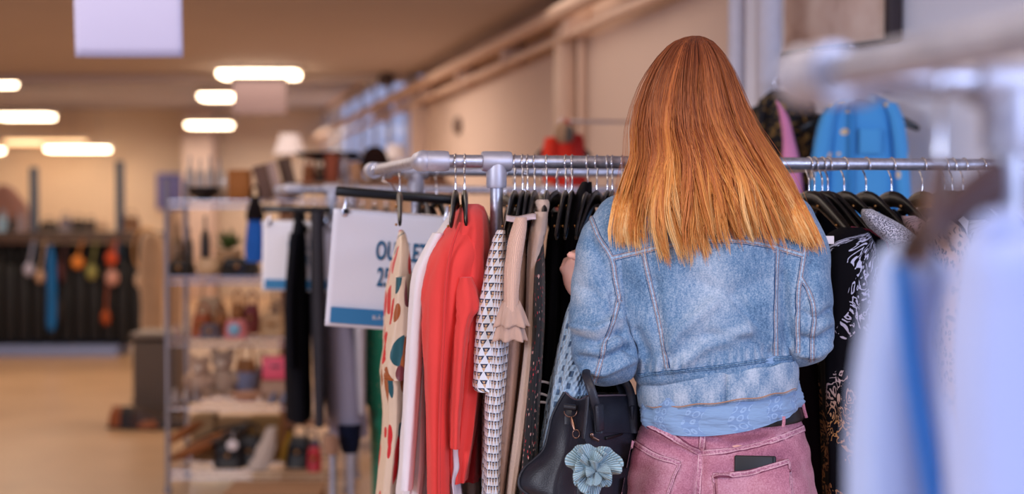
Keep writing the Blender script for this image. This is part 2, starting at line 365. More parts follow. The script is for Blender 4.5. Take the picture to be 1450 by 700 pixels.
# ================================================================== tube racks
RZ = 1.47; TR = .0135
def fitting(mb, c, d, L, r=.0215):
    c = Vector(c); d = Vector(d).normalized(); mb.tube([c-d*L, c-d*(L-.006), c+d*(L-.006), c+d*L], [r*.93, r, r, r*.93], 20)
def pipe_rack(name, label, o, t0, t1, s1, posts, bt1=None, z=RZ, fit=True, group=None):
    """double rail rack: front rail at s=0 from t0 to t1, back rail at s=s1"""
    bt1 = t1 if bt1 is None else bt1
    r = thing(name, label, 'clothes rack', RK(t0, 0, 0, o), YAW, group)
    mk('front_rail', MB().tube([RK(t0, 0, z, o), RK((t0+t1)/2, 0, z, o), RK(t1, 0, z, o)], TR, 20), metal, r)
    mk('back_rail', MB().tube([RK(t0, s1, z, o), RK(bt1, s1, z, o)], TR, 20), metal, r)
    mk('side_tube', MB().tube([RK(t0, 0, z, o), RK(t0, s1, z, o)], TR, 20), metal, r)
    mk('side_tube', MB().tube([RK(bt1, 0, z, o), RK(bt1, s1, z, o)], TR, 20), metal, r)
    for (tt, ss) in ((t0, 0), (t0, s1), (bt1, s1)):
        m = MB(); c = RK(tt, ss, z, o); m.ball(c, .0225, 20, 12)
        sgn = 1 if tt == t0 else -1
        fitting(m, c+RD*.026*sgn, RD, .026); fitting(m, c+DD*(.024 if ss == 0 else -.024), DD, .024)
        mk('elbow_fitting', m, castm, r)
    for (tt, ss) in posts:
        mk('post', MB().tube([RK(tt, ss, .02, o), RK(tt, ss, z, o)], TR, 18), metal, r)
        m = MB(); c = RK(tt, ss, z, o); fitting(m, c, RD, .031); fitting(m, c-Vector((0, 0, .030)), (0, 0, 1), .026)
        mk('tee_fitting', m, castm, r)
        mk('base_flange', MB().lathe(RK(tt, ss, 0, o), [(.05, 0), (.05, .008), (.022, .014), (.022, .05)]), castm, r)
    return r
tp = t_at(703)
front_rack = pipe_rack('clothes_rack', 'galvanised tube clothes rack in front of the woman', E0, 0, 1.62, .836, [(tp, 0), (t_at(589, .836), .836), (1.5, 0), (.95, .836)], bt1=.95)
FG = Vector((.2235, 1.13, 0))
fg = thing('clothes_rack', 'blurred grey tube clothes rack close to the camera at right', 'clothes rack', FG, YAW)
mk('front_rail', MB().tube([FG+Vector((0, 0, RZ)), FG+RD*.9+Vector((0, 0, RZ))], TR, 20), metal, fg)
mk('side_tube', MB().tube([FG+Vector((0, 0, RZ)), FG-DD*.62+RD*-.0+Vector((.045, 0, RZ))], TR, 20), metal, fg)
m = MB(); m.ball(FG+Vector((0, 0, RZ)), .0235, 20, 12); fitting(m, FG+RD*.026+Vector((0, 0, RZ)), RD, .026); fitting(m, FG-DD*.026+Vector((0, 0, RZ)), DD, .026); mk('elbow_fitting', m, castm, fg)
pt = t_at(1427, 0, FG)
mk('post', MB().tube([RK(pt, 0, .02, FG), RK(pt, 0, RZ, FG)], TR, 18), metal, fg)
m = MB(); fitting(m, RK(pt, 0, RZ, FG), RD, .031); fitting(m, RK(pt, 0, RZ-.03, FG), (0, 0, 1), .026); mk('tee_fitting', m, castm, fg)
mk('base_flange', MB().lathe(RK(pt, 0, 0, FG), [(.05, 0), (.05, .008), (.022, .014), (.022, .05)]), castm, fg)
B0 = P(408, 270, 5.6); B0.z = 0; BZ = 1.445
pipe_rack('clothes_rack', 'grey tube clothes rack behind the sign with dark coats', B0, 0, 1.5, .5, [(t_at(470, 0, B0), 0), (t_at(497, .5, B0), .5)], z=BZ)

# ================================================================== hangers
def hook_mb(z0=0., r=.0185, neck=-.062):
    pts = [Vector((0, r*math.cos(a), r*math.sin(a)-.004)) for a in np.linspace(PI*1.15, -PI*.35, 14)]
    pts += [Vector((0, .004, -.028)), Vector((0, 0, -.036)), Vector((0, 0, neck))]
    return MB().tube(pts, .0019, 8)
def arm_mb(w=.20, drop=.075, th=.0075, hi=.019):
    m = MB()
    for sg in (-1, 1):
        A = [(0, 0, -.078), (0, sg*w*.22, -.083), (0, sg*w*.5, -.083-drop*.32), (0, sg*w*.8, -.083-drop*.72), (0, sg*w, -.083-drop)]
        m.tube([Vector(p) for p in crom(A, 12)], np.interp(np.linspace(0, 1, 12), [0, .3, .9, 1], [hi, hi*.85, hi*.62, hi*.3]), 12, flat=th/hi, up=Vector((0, 0, 1)))
    return m
_h = {}
def hanger(px, s=0., tw=0., o=E0, z=RZ, label='', group=None, w=.20, mat=blackp, drop=.075, name='clothes_hanger'):
    t_ = t_at(px, s, o); loc = RK(t_, s, z, o)
    rt = thing(name, label, 'hanger', loc, YAW+tw, group)
    key = (round(w, 3), mat.name, drop)
    if key not in _h:
        a = mk('hanger_arms', arm_mb(w, drop), mat, rt, world=False); b = mk('hook', hook_mb(), chrome, rt, world=False)
        c = mk('rivet', MB().ball((-.008, -w*.3, -.094), .0035, 8, 6), brass, rt, world=False); d = mk('rivet', MB().ball((-.008, -w*.75, -.135), .003, 8, 6), brass, rt, world=False)
        _h[key] = (a, b, c, d)
    else:
        for q in _h[key]:
            d = q.copy(); COL.objects.link(d); d.parent = rt
    return rt
HG = 'black hangers on the front rail'
HANG = [(566, .34, -.145, 'black hanger seen edge on carrying the spotted dress'), (645, 0, -.25, 'black hanger carrying the white blouse'), (658, 0, -.17, 'black hanger carrying the coral jacket'),
        (729, 0, -.34, 'black hanger just right of the rack post'), (740, 0, -.32, 'black hanger above the ribbed beige knit'), (747, 0, -.30, 'black hanger between the two beige knits'),
        (757, 0, -.34, 'black hanger just left of the beige roll neck'), (774, 0, -.30, 'black hanger holding the beige roll neck'), (788, .05, -.50, 'black hanger twisted forward with tip showing a blue shine'),
        (801, 0, -.36, 'black hanger right of the twisted one'), (810, 0, -.34, 'black hanger left of the padded black jacket'), (832, 0, -.40, 'black hanger inside the padded black jacket'),
        (845, 0, -.48, 'black hanger with the navy garment'), (860, 0, -.40, 'first black hanger partly behind the red hair'), (867, 0, -.38, 'second black hanger partly behind the red hair'), (881, 0, -.38, 'black hanger mostly hidden by the red hair'),
        (1145, 0, .05, 'leftmost black hanger on the right stretch of rail'), (1153, 0, .0, 'second black hanger right of the woman'), (1164, 0, .02, 'black hanger over the embroidered black dress'), (1172, 0, .06, 'fourth black hanger right of the woman'),
        (1195, 0, .05, 'black hanger with the navy piped top'), (1226, 0, .03, 'black hanger carrying the grey tweed top'), (1262, 0, .02, 'black hanger in front of the blue shirt right edge'),
        (1306, 0, .0, 'black hanger behind the brown hanger'), (1336, 0, .05, 'black hanger carrying the leopard print top'), (1348, 0, .03, 'black hanger just right of the leopard top'), (1364, 0, .0, 'black hanger next to the foreground post'), (1390, 0, .05, 'rightmost black hanger on the rail')]
for px, s, tw, lab in HANG: hanger(px, s, tw, label=lab, group=HG, w=.14 if px < 700 else .19, drop=.05 if px < 700 else .075)

# ================================================================== garments
def garment(name, label, cat, px, parts, mat, s=0., o=E0, z=RZ, group=None):
    """parts: (part name, rows, Y, half depth, kwargs, material or None)"""
    t_ = t_at(px, s, o); rt = thing(name, label, cat, RK(t_, s, z-.08, o), 0, group)
    for i, (pn, rows, Y, hd, kw, mm) in enumerate(parts):
        kw = dict(kw); kw.setdefault('seed', int(px)+i*7)
        mk(pn, drape(rows, Y, hd, **kw), mm or mat, rt)
    return rt
# --- patterned cloths
def blobs_mat():
    g = G('spotted_satin', .45, sheen=.1); uv = g.co('UV', (1.15, .72, 1)); d = g.vor(uv, 16, .8)
    c = g.ramp(g.xyz(d.outputs['Color'])[0], [(0, 'd3181f'), (.36, '0f5560'), (.62, '701824'), (.84, 'a3531c')], 'CONSTANT')
    w_ = g.M('ADD', d.outputs['Distance'], g.M('MULTIPLY', g.noise(uv, 22, 1), .22))
    g.color(g.mix(g.M('LESS_THAN', w_, .56), lin('e6cdb4'), c)); g.bump(g.noise(g.co(), 12, 3), .3, .01); return g.m
def tri_mat():
    g = G('triangle_print', .7, sheen=.1); x, y, _ = g.xyz(g.co('UV')); S = 54.
    v_ = g.M('MULTIPLY', y, S*1.15); row = g.M('FLOOR', v_); fv = g.M('FRACT', v_)
    u_ = g.M('ADD', g.M('MULTIPLY', x, S), g.M('MULTIPLY', g.M('FLOORED_MODULO', row, 2.), .5)) if False else g.M('ADD', g.M('MULTIPLY', x, S), g.M('MULTIPLY', g.M('MODULO', g.M('ADD', row, 1000.), 2.), .5))
    fu = g.M('ABSOLUTE', g.M('SUBTRACT', g.M('FRACT', u_), .5))
    tri = g.M('LESS_THAN', fu, g.M('MULTIPLY', fv, .42)); inner = g.M('LESS_THAN', fu, g.M('MULTIPLY', g.M('SUBTRACT', fv, .35), .35))
    navy = g.M('MULTIPLY', tri, g.M('GREATER_THAN', fv, .52)); tan = g.M('MULTIPLY', tri, g.M('LESS_THAN', fv, .52))
    c = g.mix(navy, lin('dfe2ea'), lin('1b2a48')); c = g.mix(tan, c, lin('c9a37e')); c = g.mix(g.M('MULTIPLY', inner, g.M('MULTIPLY', g.M('GREATER_THAN', fv, .6), g.M('LESS_THAN', fv, .85))), c, lin('c9a37e'))
    g.color(c); g.bump(g.noise(g.co(), 25, 3), .3, .006); return g.m
def dots_mat(base, dot, sc, th, rand=.3, rough=.8, second=None):
    g = G('dotted_fabric', rough, sheen=.1); uv = g.co('UV'); d = g.vor(uv, sc, rand)
    c = lin(dot) if second is None else g.mix(g.M('GREATER_THAN', g.xyz(d.outputs['Color'])[0], .5), lin(dot), lin(second))
    g.color(g.mix(g.M('LESS_THAN', d.outputs['Distance'], th), lin(base), c)); g.bump(g.noise(g.co(), 20, 3), .3, .006); return g.m
def paisley_mat():
    g = G('embroidered_fabric', .85, spec=.08); uv = g.co('UV'); n1 = g.noise(uv, 15, 2, .5, 1.8); n2 = g.noise(uv, 34, 2, .5, 1.)
    band = g.M('LESS_THAN', g.M('ABSOLUTE', g.M('SUBTRACT', g.M('FRACT', g.M('MULTIPLY', n1, 7.)), .5)), .16)
    area_ = g.M('GREATER_THAN', g.noise(uv, 8, 1), .50); msk = g.M('MULTIPLY', g.M('MULTIPLY', band, area_), g.M('GREATER_THAN', n2, .38))
    y = g.xyz(uv)[1]; thr = g.ramp(g.M('MULTIPLY_ADD', g.noise(uv, 4, 1), .35, g.M('SUBTRACT', y, .95)), [(.2, 'a8794c'), (.45, 'b9bcd6')])
    g.color(g.mix(msk, lin('0c0b10'), thr)); g.bump(msk, .4, .002); return g.m
def leopard_mat(base='b08e7e', spot='2a1c1e', sc=70):
    g = G('animal_print', .8, sheen=.1); uv = g.co('UV'); d = g.vor(uv, sc, 1.); r = d.outputs['Distance']
    g.color(g.mix(g.M('MULTIPLY', g.M('LESS_THAN', r, .42), g.M('GREATER_THAN', g.noise(uv, sc*1.6, 1), .42)), lin(base), lin(spot))); return g.m
def tweed_mat():
    g = G('tweed', .95, sheen=.2); v = g.co(); g.color(g.ramp(g.noise(v, 420, 2, .6), [(.40, '20202c'), (.5, '8a8a9c'), (.6, 'cdcbd8')])); g.bump(g.noise(v, 300, 2), .6, .002); return g.m
def openknit_mat():
    g = G('open_knit', .95, sheen=.4, spec=.1); x, y, _ = g.xyz(g.co('UV')); 
    a = g.M('SINE', g.M('MULTIPLY', g.M('ADD', x, g.M('MULTIPLY', y, .5)), 620.)); b = g.M('SINE', g.M('MULTIPLY', g.M('SUBTRACT', x, g.M('MULTIPLY', y, .5)), 620.))
    c = g.M('SINE', g.M('MULTIPLY', x, 260.)); h = g.M('ADD', g.M('MULTIPLY', g.M('ADD', a, b), .3), g.M('MULTIPLY', c, .5))
    ho = g.M('MULTIPLY', g.M('LESS_THAN', c, -.55), g.M('GREATER_THAN', g.M('SINE', g.M('MULTIPLY', g.M('ADD', y, g.M('MULTIPLY', g.M('FLOOR', g.M('MULTIPLY', x, 41.4)), .011)), 260.)), .1))
    col = g.mix(g.M('MULTIPLY_ADD', h, .4, .45), lin('86a8c6'), lin('cfe4f6')); g.color(g.mix(ho, col, lin('4d6684'))); g.bump(h, .8, .004); return g.m

coral = cloth('e8443f', .8, .08); coral_d = cloth('c01826', .8, .12); white = cloth('eee6ea', .75, .04); blk = cloth('0d0d12', .9, .2); blk2 = cloth('15141a', .85, .2); navy = cloth('141b3e', .85, .15)
garment('spotted_dress', 'cream satin dress with large red, teal and maroon spots', 'dress', 566, [
    ('bodice', [(326, 565, 571, 0, .3), (336, 563, 576, 0, .8), (362, 557, 581), (400, 550, 583), (440, 547, 584), (480, 545, 583), (520, 541, 580), (546, 542, 577), (600, 543, 573), (650, 538, 567), (705, 533, 562), (790, 528, 560)], 3.36, .15, dict(amp=.16, folds=5), None),
    ('sleeve', [(392, 560, 574), (430, 556, 578), (470, 551, 579), (505, 546, 582), (528, 544, 580), (536, 545, 576)], 3.20, .05, dict(amp=.25, folds=4), None),
    ('sleeve', [(370, 553, 560), (420, 545, 556), (470, 543, 553), (530, 542, 552)], 3.5, .05, dict(amp=.2, folds=3), None)], blobs_mat(), s=.34)
garment('white_blouse', 'plain white blouse between the spotted dress and the coral jacket', 'blouse', 645, [
    ('bodice', [(302, 637, 647, 0, .3), (315, 628, 648, 0, .7), (335, 615, 645), (360, 601, 640), (392, 590, 634), (430, 584, 625), (500, 576, 618), (570, 571, 614), (640, 566, 613), (700, 560, 608), (800, 556, 604)], 3.24, .19, dict(amp=.14, folds=9), None),
    ('sleeve', [(330, 612, 632), (360, 596, 622), (390, 583, 612), (440, 579, 602), (520, 574, 598), (600, 569, 592), (690, 564, 585)], 3.05, .045, dict(amp=.12, folds=3), None),
    ('collar', [(300, 636, 648), (306, 634, 650), (312, 634, 650)], 3.24, .07, dict(amp=.02, n=10), None)], white)
garment('coral_jacket', 'coral red cotton jacket with ruched sleeve seam on a black hanger', 'jacket', 658, [
    ('body', [(290, 654, 680, 0, .55), (301, 646, 688, 0, .8), (322, 641, 691), (350, 634, 693), (400, 630, 694), (460, 628, 692), (520, 628, 688), (580, 628, 680), (640, 630, 668), (662, 632, 664)], 3.16, .2, dict(amp=.19, folds=6), coral),
    ('sleeve', [(298, 654, 682, .1, .5), (312, 642, 686, .06), (335, 627, 684, .02), (365, 613, 678), (400, 604, 668), (440, 601, 656), (490, 600, 645), (560, 602, 637), (640, 604, 638), (720, 604, 640), (780, 606, 640)], 3.0, .06, dict(amp=.17, folds=3, sup=2.0), coral),
    ('sleeve', [(392, 650, 668), (412, 645, 676), (436, 644, 679), (452, 644, 670), (480, 641, 664), (540, 638, 658), (590, 636, 654), (632, 637, 652)], 2.97, .045, dict(amp=.28, folds=3), coral),
    ('collar', [(289, 657, 678, 0, .8), (294, 652, 686), (303, 650, 688), (310, 652, 689)], 3.12, .075, dict(amp=.03, n=12), coral)], coral)
cj = [o for o in bpy.data.objects if o.name.startswith('coral_jacket')][0]
mk('sleeve_piping', MB().tube([P(x, y, 2.935) for x, y in [tuple(q) for q in crom([(652, 315), (640, 350), (633, 390), (630, 430), (628, 480), (624, 560), (622, 640), (622, 700)], 60)]], .003, 8), cloth('d83a38', .8), cj)
garment('red_shirt', 'deep red cotton shirt hanging right behind the coral jacket', 'shirt', 672, [
    ('body', [(330, 676, 694, 0, .5), (360, 665, 694), (420, 655, 694), (500, 648, 692), (580, 642, 690), (640, 640, 687), (661, 641, 685)], 3.26, .2, dict(amp=.18, folds=8), None)], coral_d)
garment('lace_blouse', 'pale lilac lace trimmed top peeping out under the coral jacket', 'top', 664, [
    ('body', [(600, 636, 652), (630, 634, 655), (650, 633, 657), (668, 632, 652), (700, 634, 654), (790, 634, 654)], 3.08, .12, dict(amp=.25, folds=7), None)], cloth('cfc2cc', .8, .1))
garment('cream_skirt', 'cream cloth skirt under the red shirt', 'skirt', 680, [
    ('body', [(640, 650, 682), (664, 650, 684), (720, 650, 686), (800, 650, 688)], 3.30, .16, dict(amp=.1, folds=6), None)], cloth('d9c8bc', .8, .08))
garment('triangle_print_blouse', 'white blouse printed with small navy and tan triangles', 'blouse', 722, [
    ('body', [(330, 702, 720, 0, .4), (350, 697, 722, 0, .8), (400, 694, 722), (480, 688, 722), (560, 684, 716), (640, 683, 712), (720, 682, 710), (800, 682, 710)], 3.07, .15, dict(amp=.12, folds=7), None),
    ('sleeve', [(326, 704, 716), (340, 697, 717), (375, 688, 716), (420, 679, 714), (470, 672, 712), (520, 668, 713), (545, 668, 710), (552, 672, 707)], 2.98, .05, dict(amp=.16, folds=4), None)], tri_mat())
kn = knit('f0c6b0'); kn2 = knit('f4d2bc', 260)
kr = garment('ribbed_knit_jumper', 'dusty beige ribbed jumper with a ruffled bell cuff', 'jumper', 740, [
    ('sleeve', [(308, 730, 746), (322, 725, 746), (345, 719, 743), (380, 715, 738), (415, 714, 735), (440, 714, 734)], 2.91, .03, dict(amp=.07, folds=3), None),
    ('body', [(330, 732, 748, 0, .6), (400, 728, 745), (480, 716, 740), (560, 710, 732), (630, 702, 724), (705, 694, 715), (790, 690, 712)], 3.10, .13, dict(amp=.1, folds=5), None)], kn)
m = MB()
for (y0, y1, w0, w1, x) in ((428, 462, 11, 22, 724), (450, 482, 14, 21, 722)):
    def fn(u, v_, y0=y0, y1=y1, w0=w0, w1=w1, x=x):
        a = 2*PI*u; k = v_**.7; r = (w0+(w1-w0)*k)/F*2.95*(1+.16*k*math.sin(6*a)+.06*k*math.sin(13*a))
        c = P(x, y0+(y1-y0)*v_+2*math.sin(6*a), 2.90); return c+Vector((r*math.cos(a), r*math.sin(a)*.8, 0))
    m.grid(fn, 72, 10)
mk('ruffled_cuff', m, kn, kr, solid=.003)
mk('collar_flap', MB().grid(lambda u, v_: P(717+42*u, 305+7*v_+2*math.sin(5*u), 3.0-.06*v_), 14, 3), cloth('d9c4cc', .8), kr, solid=.003)
garment('roll_neck_jumper', 'pale beige roll neck jumper right of the ribbed one', 'jumper', 770, [
    ('roll_neck', [(283, 760, 776), (288, 757, 778), (298, 758, 777), (308, 758, 774)], 3.10, .05, dict(amp=.03, n=20), None),
    ('body', [(300, 757, 776, 0, .4), (325, 750, 774), (360, 746, 766), (420, 744, 760), (480, 742, 758), (540, 735, 753), (620, 724, 744), (705, 714, 730), (790, 708, 726)], 3.06, .13, dict(amp=.1, folds=5), None)], kn2)
garment('brown_cardigan', 'thin toffee brown garment between the beige knits', 'cardigan', 750, [
    ('body', [(360, 738, 750), (440, 735, 748), (540, 728, 742), (640, 716, 732), (705, 708, 722), (790, 704, 718)], 3.14, .12, dict(amp=.1, folds=4), None)], cloth('7a5236', .8))
garment('floral_black_dress', 'black dress with tiny red and pink flowers', 'dress', 786, [
    ('body', [(345, 757, 770, 0, .5), (380, 753, 772), (450, 752, 772), (520, 745, 768), (600, 737, 764), (705, 728, 760), (800, 724, 758)], 3.08, .17, dict(amp=.12, folds=6), None)], dots_mat('0b0a0e', 'b02a35', 75, .24, 1., second='d8a59a'))
st = G('striped_black', .85); x, y, _ = st.xyz(st.co('UV'))
garment('striped_hem_dress', 'black long dress with three white bands near knee height', 'dress', 800, [
    ('body', [(300, 784, 800, 0, .4), (340, 774, 800, 0, .8), (420, 768, 796), (500, 762, 792), (560, 755, 786), (640, 750, 782), (720, 745, 778), (800, 742, 776)], 3.2, .18, dict(amp=.1, folds=6), None)], blk)
sd = bpy.data.objects['striped_hem_dress']
for (ya, yb) in ((538, 541), (553, 560), (567, 570)):
    mk('white_band', MB().grid(lambda u, v_: P(752+26*u, ya+(yb-ya)*u+3.5*v_+.8*math.sin(7*u), 2.998+.012*(2*u-1)**2), 10, 2), white, sd, solid=.002)
garment('padded_black_jacket', 'black quilted jacket with raised collar next to the red hair', 'jacket', 832, [
    ('body', [(258, 824, 838, 0, .4), (275, 815, 838, 0, .6), (310, 803, 834), (350, 792, 828), (400, 784, 818), (480, 779, 812), (560, 775, 808), (640, 770, 800), (720, 764, 798), (800, 760, 796)], 3.24, .18, dict(amp=.1, folds=6), None)], blk2)
garment('navy_coat', 'navy blue coat the hand is resting on', 'coat', 845, [
    ('body', [(320, 838, 856, 0, .5), (345, 826, 856, 0, .8), (400, 812, 850), (450, 804, 846), (520, 798, 840), (600, 794, 836), (720, 790, 832), (800, 788, 830)], 3.30, .17, dict(amp=.08, folds=6), None)], navy)
for k, (px, y0, lab, cc) in enumerate(((729, 300, 'black top behind the rack post', '0e0d12'), (752, 300, 'black top between the beige knits', '121015'), (790, 300, 'black cardigan left of the twisted hanger', '0f0f14'), (812, 300, 'charcoal black top left of the padded jacket', '141418'), (862, 290, 'black top behind the ends of the red hair', '101014'), (884, 290, 'black top hidden behind the woman shoulder', '0c0c10'))):
    garment('black_shirt', lab, 'top', px, [('body', [(y0, px-5, px+4, 0, .4), (y0+25, px-9, px+6, 0, .9), (420, px-14, px+6), (560, px-24, px-2), (700, px-36, px-10), (800, px-40, px-14)], 3.34+.02*k, .16, dict(amp=.1, folds=5), None)], cloth(cc, .9, .2), group='black tops on the front rail')
ok = openknit_mat()
garment('open_knit_cardigan', 'light blue chunky open knit cardigan held in the hand above the black bag', 'cardigan', 850, [
    ('body', [(418, 812, 838, 0, .5), (440, 802, 842), (480, 792, 842), (520, 784, 842), (560, 777, 838), (600, 770, 832), (640, 763, 826), (700, 758, 822), (760, 756, 820)], 2.99, .06, dict(amp=.10, folds=6), None)], ok)
# right stretch
garment('embroidered_black_dress', 'black dress with silver and gold swirling embroidery beside the denim sleeve', 'dress', 1164, [
    ('body', [(322, 1190, 1222, 0, .4), (336, 1168, 1236, 0, .8), (370, 1158, 1244), (440, 1158, 1240), (520, 1160, 1232), (620, 1164, 1226), (720, 1166, 1224), (800, 1168, 1224)], 3.10, .14, dict(amp=.08, folds=6), None)], paisley_mat())
garment('dark_trousers', 'dark brown trousers hanging low beside the pink jeans', 'trousers', 1150, [
    ('leg', [(500, 1120, 1158), (560, 1125, 1168), (640, 1135, 1172), (720, 1142, 1178), (800, 1146, 1180)], 3.22, .07, dict(amp=.10, folds=5), None),
    ('leg', [(500, 1132, 1166), (560, 1140, 1176), (640, 1148, 1184), (720, 1154, 1188), (800, 1158, 1190)], 3.36, .06, dict(amp=.10, folds=5), None)], cloth('332a2e', .9, .15))
nt = garment('navy_piped_blouse', 'navy top with dark red piping behind the embroidered dress', 'top', 1195, [
    ('body', [(325, 1205, 1235, 0, .6), (342, 1205, 1256), (380, 1215, 1262), (500, 1215, 1262), (700, 1210, 1262)], 3.22, .12, dict(amp=.06, folds=5), None)], cloth('1a1d38', .85))
mk('piping', MB().tube([P(1205, 322, 3.08), P(1232, 326, 3.07), P(1256, 342, 3.06), P(1262, 370, 3.06)], .0022, 8), cloth('7a1f38'), nt)
mk('white_label', MB().box(P(1171, 340, 2.95), (.028, .002, .016), bev=.0008), white, nt)
garment('tweed_jacket', 'grey flecked tweed top on the right stretch of rail', 'top', 1226, [
    ('shoulder', [(296, 1221, 1234, 0, .5), (304, 1219, 1250), (318, 1226, 1276), (335, 1244, 1298), (352, 1266, 1306), (375, 1278, 1312), (450, 1284, 1316)], 3.08, .06, dict(amp=.05, folds=4), None),
    ('body', [(320, 1226, 1262, 0, .6), (360, 1226, 1290), (460, 1230, 1296), (700, 1230, 1296)], 3.26, .10, dict(amp=.08, folds=6), None)], tweed_mat())
garment('blush_print_blouse', 'blush speckled top between the tweed and leopard ones', 'top', 1262, [
    ('body', [(306, 1276, 1296, 0, .5), (320, 1280, 1316), (350, 1288, 1330), (420, 1296, 1335), (700, 1296, 1335)], 3.2, .10, dict(amp=.06, folds=5), None)], leopard_mat('9a7f86', '3a3040', 90))
garment('leopard_print_blouse', 'brown leopard print top behind the brown foreground hanger', 'top', 1336, [
    ('body', [(308, 1316, 1340, 0, .5), (322, 1312, 1360), (345, 1320, 1374), (400, 1322, 1378), (700, 1320, 1376)], 3.16, .12, dict(amp=.06, folds=5), None)], leopard_mat())
garment('grey_print_blouse', 'grey speckled top behind the foreground post', 'top', 1390, [
    ('body', [(312, 1372, 1395, 0, .5), (330, 1370, 1420), (370, 1376, 1436), (500, 1376, 1440), (700, 1376, 1440)], 3.2, .14, dict(amp=.06, folds=5), None)], leopard_mat('8f8f9e', '2a2a36', 80))
for k, (px, lab) in enumerate(((1150, 'black top just right of the long hair'), (1245, 'black jacket behind the tweed top'), (1300, 'black top behind the brown hanger'))):
    garment('black_shirt', lab, 'top', px, [('body', [(296, px+4, px+22, 0, .5), (320, px+2, px+44), (370, px, px+60), (520, px, px+60), (720, px, px+60)], 3.42, .12, dict(amp=.06, folds=5), None)], blk, group='black tops on the front rail')

# ================================================================== signs on clip hangers
blue_ink = plain('blue_ink', '2c7fb8', .6, var=.03); grey_ink = plain('petrol_ink', '23648f', .6, var=.03)
def text(name, s, loc, h, mat, parent, width=.62, rz=0., ry=0., bold=.012, align='CENTER'):
    c = bpy.data.curves.new(name, 'FONT'); c.body = s; c.size = h/.70; c.extrude = .0004/1; c.offset = bold*h*1.2; c.align_x = align; c.space_character = 1.12
    c.materials.append(mat); o = bpy.data.objects.new(name, c); link(o, parent)
    MW = Matrix.Translation(loc) @ Matrix.Rotation(rz, 4, 'Z') @ Matrix.Rotation(ry, 4, 'Y') @ Matrix.Rotation(PI/2, 4, 'X') @ Matrix.Diagonal((width, 1, 1, 1))
    o.matrix_basis = MW; me = bpy.data.meshes.new_from_object(o.evaluated_get(bpy.context.evaluated_depsgraph_get())); bpy.data.objects.remove(o)
    me.transform(MW); me.name = name; r = bpy.data.objects.new(name, me); return link(r, parent)
def sale_sign(label, glabel, hook, Y, pxc, py0, py1, hw, k, tiltr, rz=.0, hang_py=272):
    """hook world point; sign centred at px pxc, between py0 and py1, half width hw (m)"""
    z0 = P(pxc, py1, Y).z; z1 = P(pxc, py0, Y).z; xc = P(pxc, 0, Y).x; c = Vector((xc, Y, (z0+z1)/2)); H = z1-z0
    R = Matrix.Rotation(rz, 4, 'Z') @ Matrix.Rotation(tiltr, 4, 'Y')
    def L(x, y, z): return c + (R @ Vector((x, y, z)))
    hg = thing('clip_hanger', glabel, 'hanger', hook)
    zb = H/2+.038*k
    mk('hanger_bar', MB().box(L(0, 0, zb+.006*k), (hw*1.98, .014, .024*k), rz=rz, ry=tiltr, bev=.004), blackp, hg)
    m = MB(); m.tube([L(-hw*.95, 0, zb-.036*k), L(hw*.95, 0, zb-.036*k)], .0022, 8)
    hx = L(0, 0, zb+.014*k)
    pts = [hook+Vector((RD.x*0+.0185*math.cos(a), 0, .0185*math.sin(a)-.004)) for a in np.linspace(PI*1.15, -PI*.3, 12)]
    hk = MB().tube([*pts, hook+Vector((.006, 0, -.03)), hook.lerp(hx, .6), hx], .0021, 8)
    mk('clip_rod', m, chrome, hg); mk('hook', hk, chrome, hg)
    for sx in (-.82, .82):
        m = MB(); m.tube([L(hw*sx, 0, zb-.01), L(hw*sx, -.004, zb-.036*k), L(hw*sx, -.004, zb-.05*k)], .004, 8); m.box(L(hw*sx, -.004, zb-.045*k), (.012, .006, .022), rz=rz, bev=.002)
        cp = mk('clip', m, chrome, hg); mk('clip_tip', MB().box(L(hw*sx+.004, -.005, H/2-.004), (.013, .010, .012), rz=rz, bev=.002), blackp, cp)
    sg = thing('sale_sign', label, 'sign', c)
    def fn(u, v_):
        x = (u-.5)*2*hw; z = (v_-.5)*H; return L(x, .006*math.sin(2.2*u+1)*(1-v_)*k, z)
    mk('paper_sheet', MB().grid(fn, 20, 20), paper, sg, solid=.0012)
    text('lettering', 'OUTLET', L(.022*k, -.0035, H*.10), H*.155, grey_ink, sg, width=.49, bold=.03, rz=rz, ry=tiltr)
    text('lettering', '25 KR', L(.010*k, -.0035, -H*.125), H*.155, grey_ink, sg, width=.49, bold=.03, rz=rz, ry=tiltr)
    mk('blue_band', MB().box(L(hw*.0, -.004, -H*.40), (hw*2*.92, .0012, H*.135), rz=rz, ry=tiltr), blue_ink, sg, smooth=False)
    text('band_lettering', 'BLÅ KORS', L(-.01*k, -.0058, -H*.415), H*.034, white, sg, width=.8, rz=rz, ry=tiltr)
hk = RK(0, .68, RZ)
sale_sign('white sale sign reading OUTLET 25 beside the spotted dress', 'wide black clip hanger holding the front sale sign', hk, 3.72, 553, 302, 468, .155, 1.0, math.radians(4.5), rz=.10)
hk2 = RK(t_at(425, 0, B0), 0, BZ, B0)
sale_sign('smaller blurred white sale sign partly behind the black coat', 'clip hanger holding the blurred sale sign', hk2, 5.45, 419, 314, 413, .127, 1.0, .02)

# ================================================================== garments hanging on the back rail of the front rack (seen through the gaps)
for k, px in enumerate((600, 618, 715, 728, 742, 768, 790, 806)):
    hanger(px, .836, .05*(k % 3-1), label='black hanger on the back rail seen through the front one', group='black hangers on the back rail')
for k, (px, c, lab) in enumerate(((606, '2a2428', 'dark grey top on the back rail left of the post'), (722, '1a1518', 'dark top on the back rail behind the rack post'), (750, '2b2028', 'plum black top on the back rail'), (800, '14141c', 'black blue top on the back rail'))):
    garment('dark_shirt', lab, 'top', px, [('body', [(292, px-3, px+6, 0, .4), (312, px-10, px+14, 0, .8), (420, px-14, px+12), (560, px-18, px+6), (660, px-22, px+2)], 3.98, .16, dict(amp=.1, folds=6, n=36, m=40), None)], cloth(c, .9), s=.836)

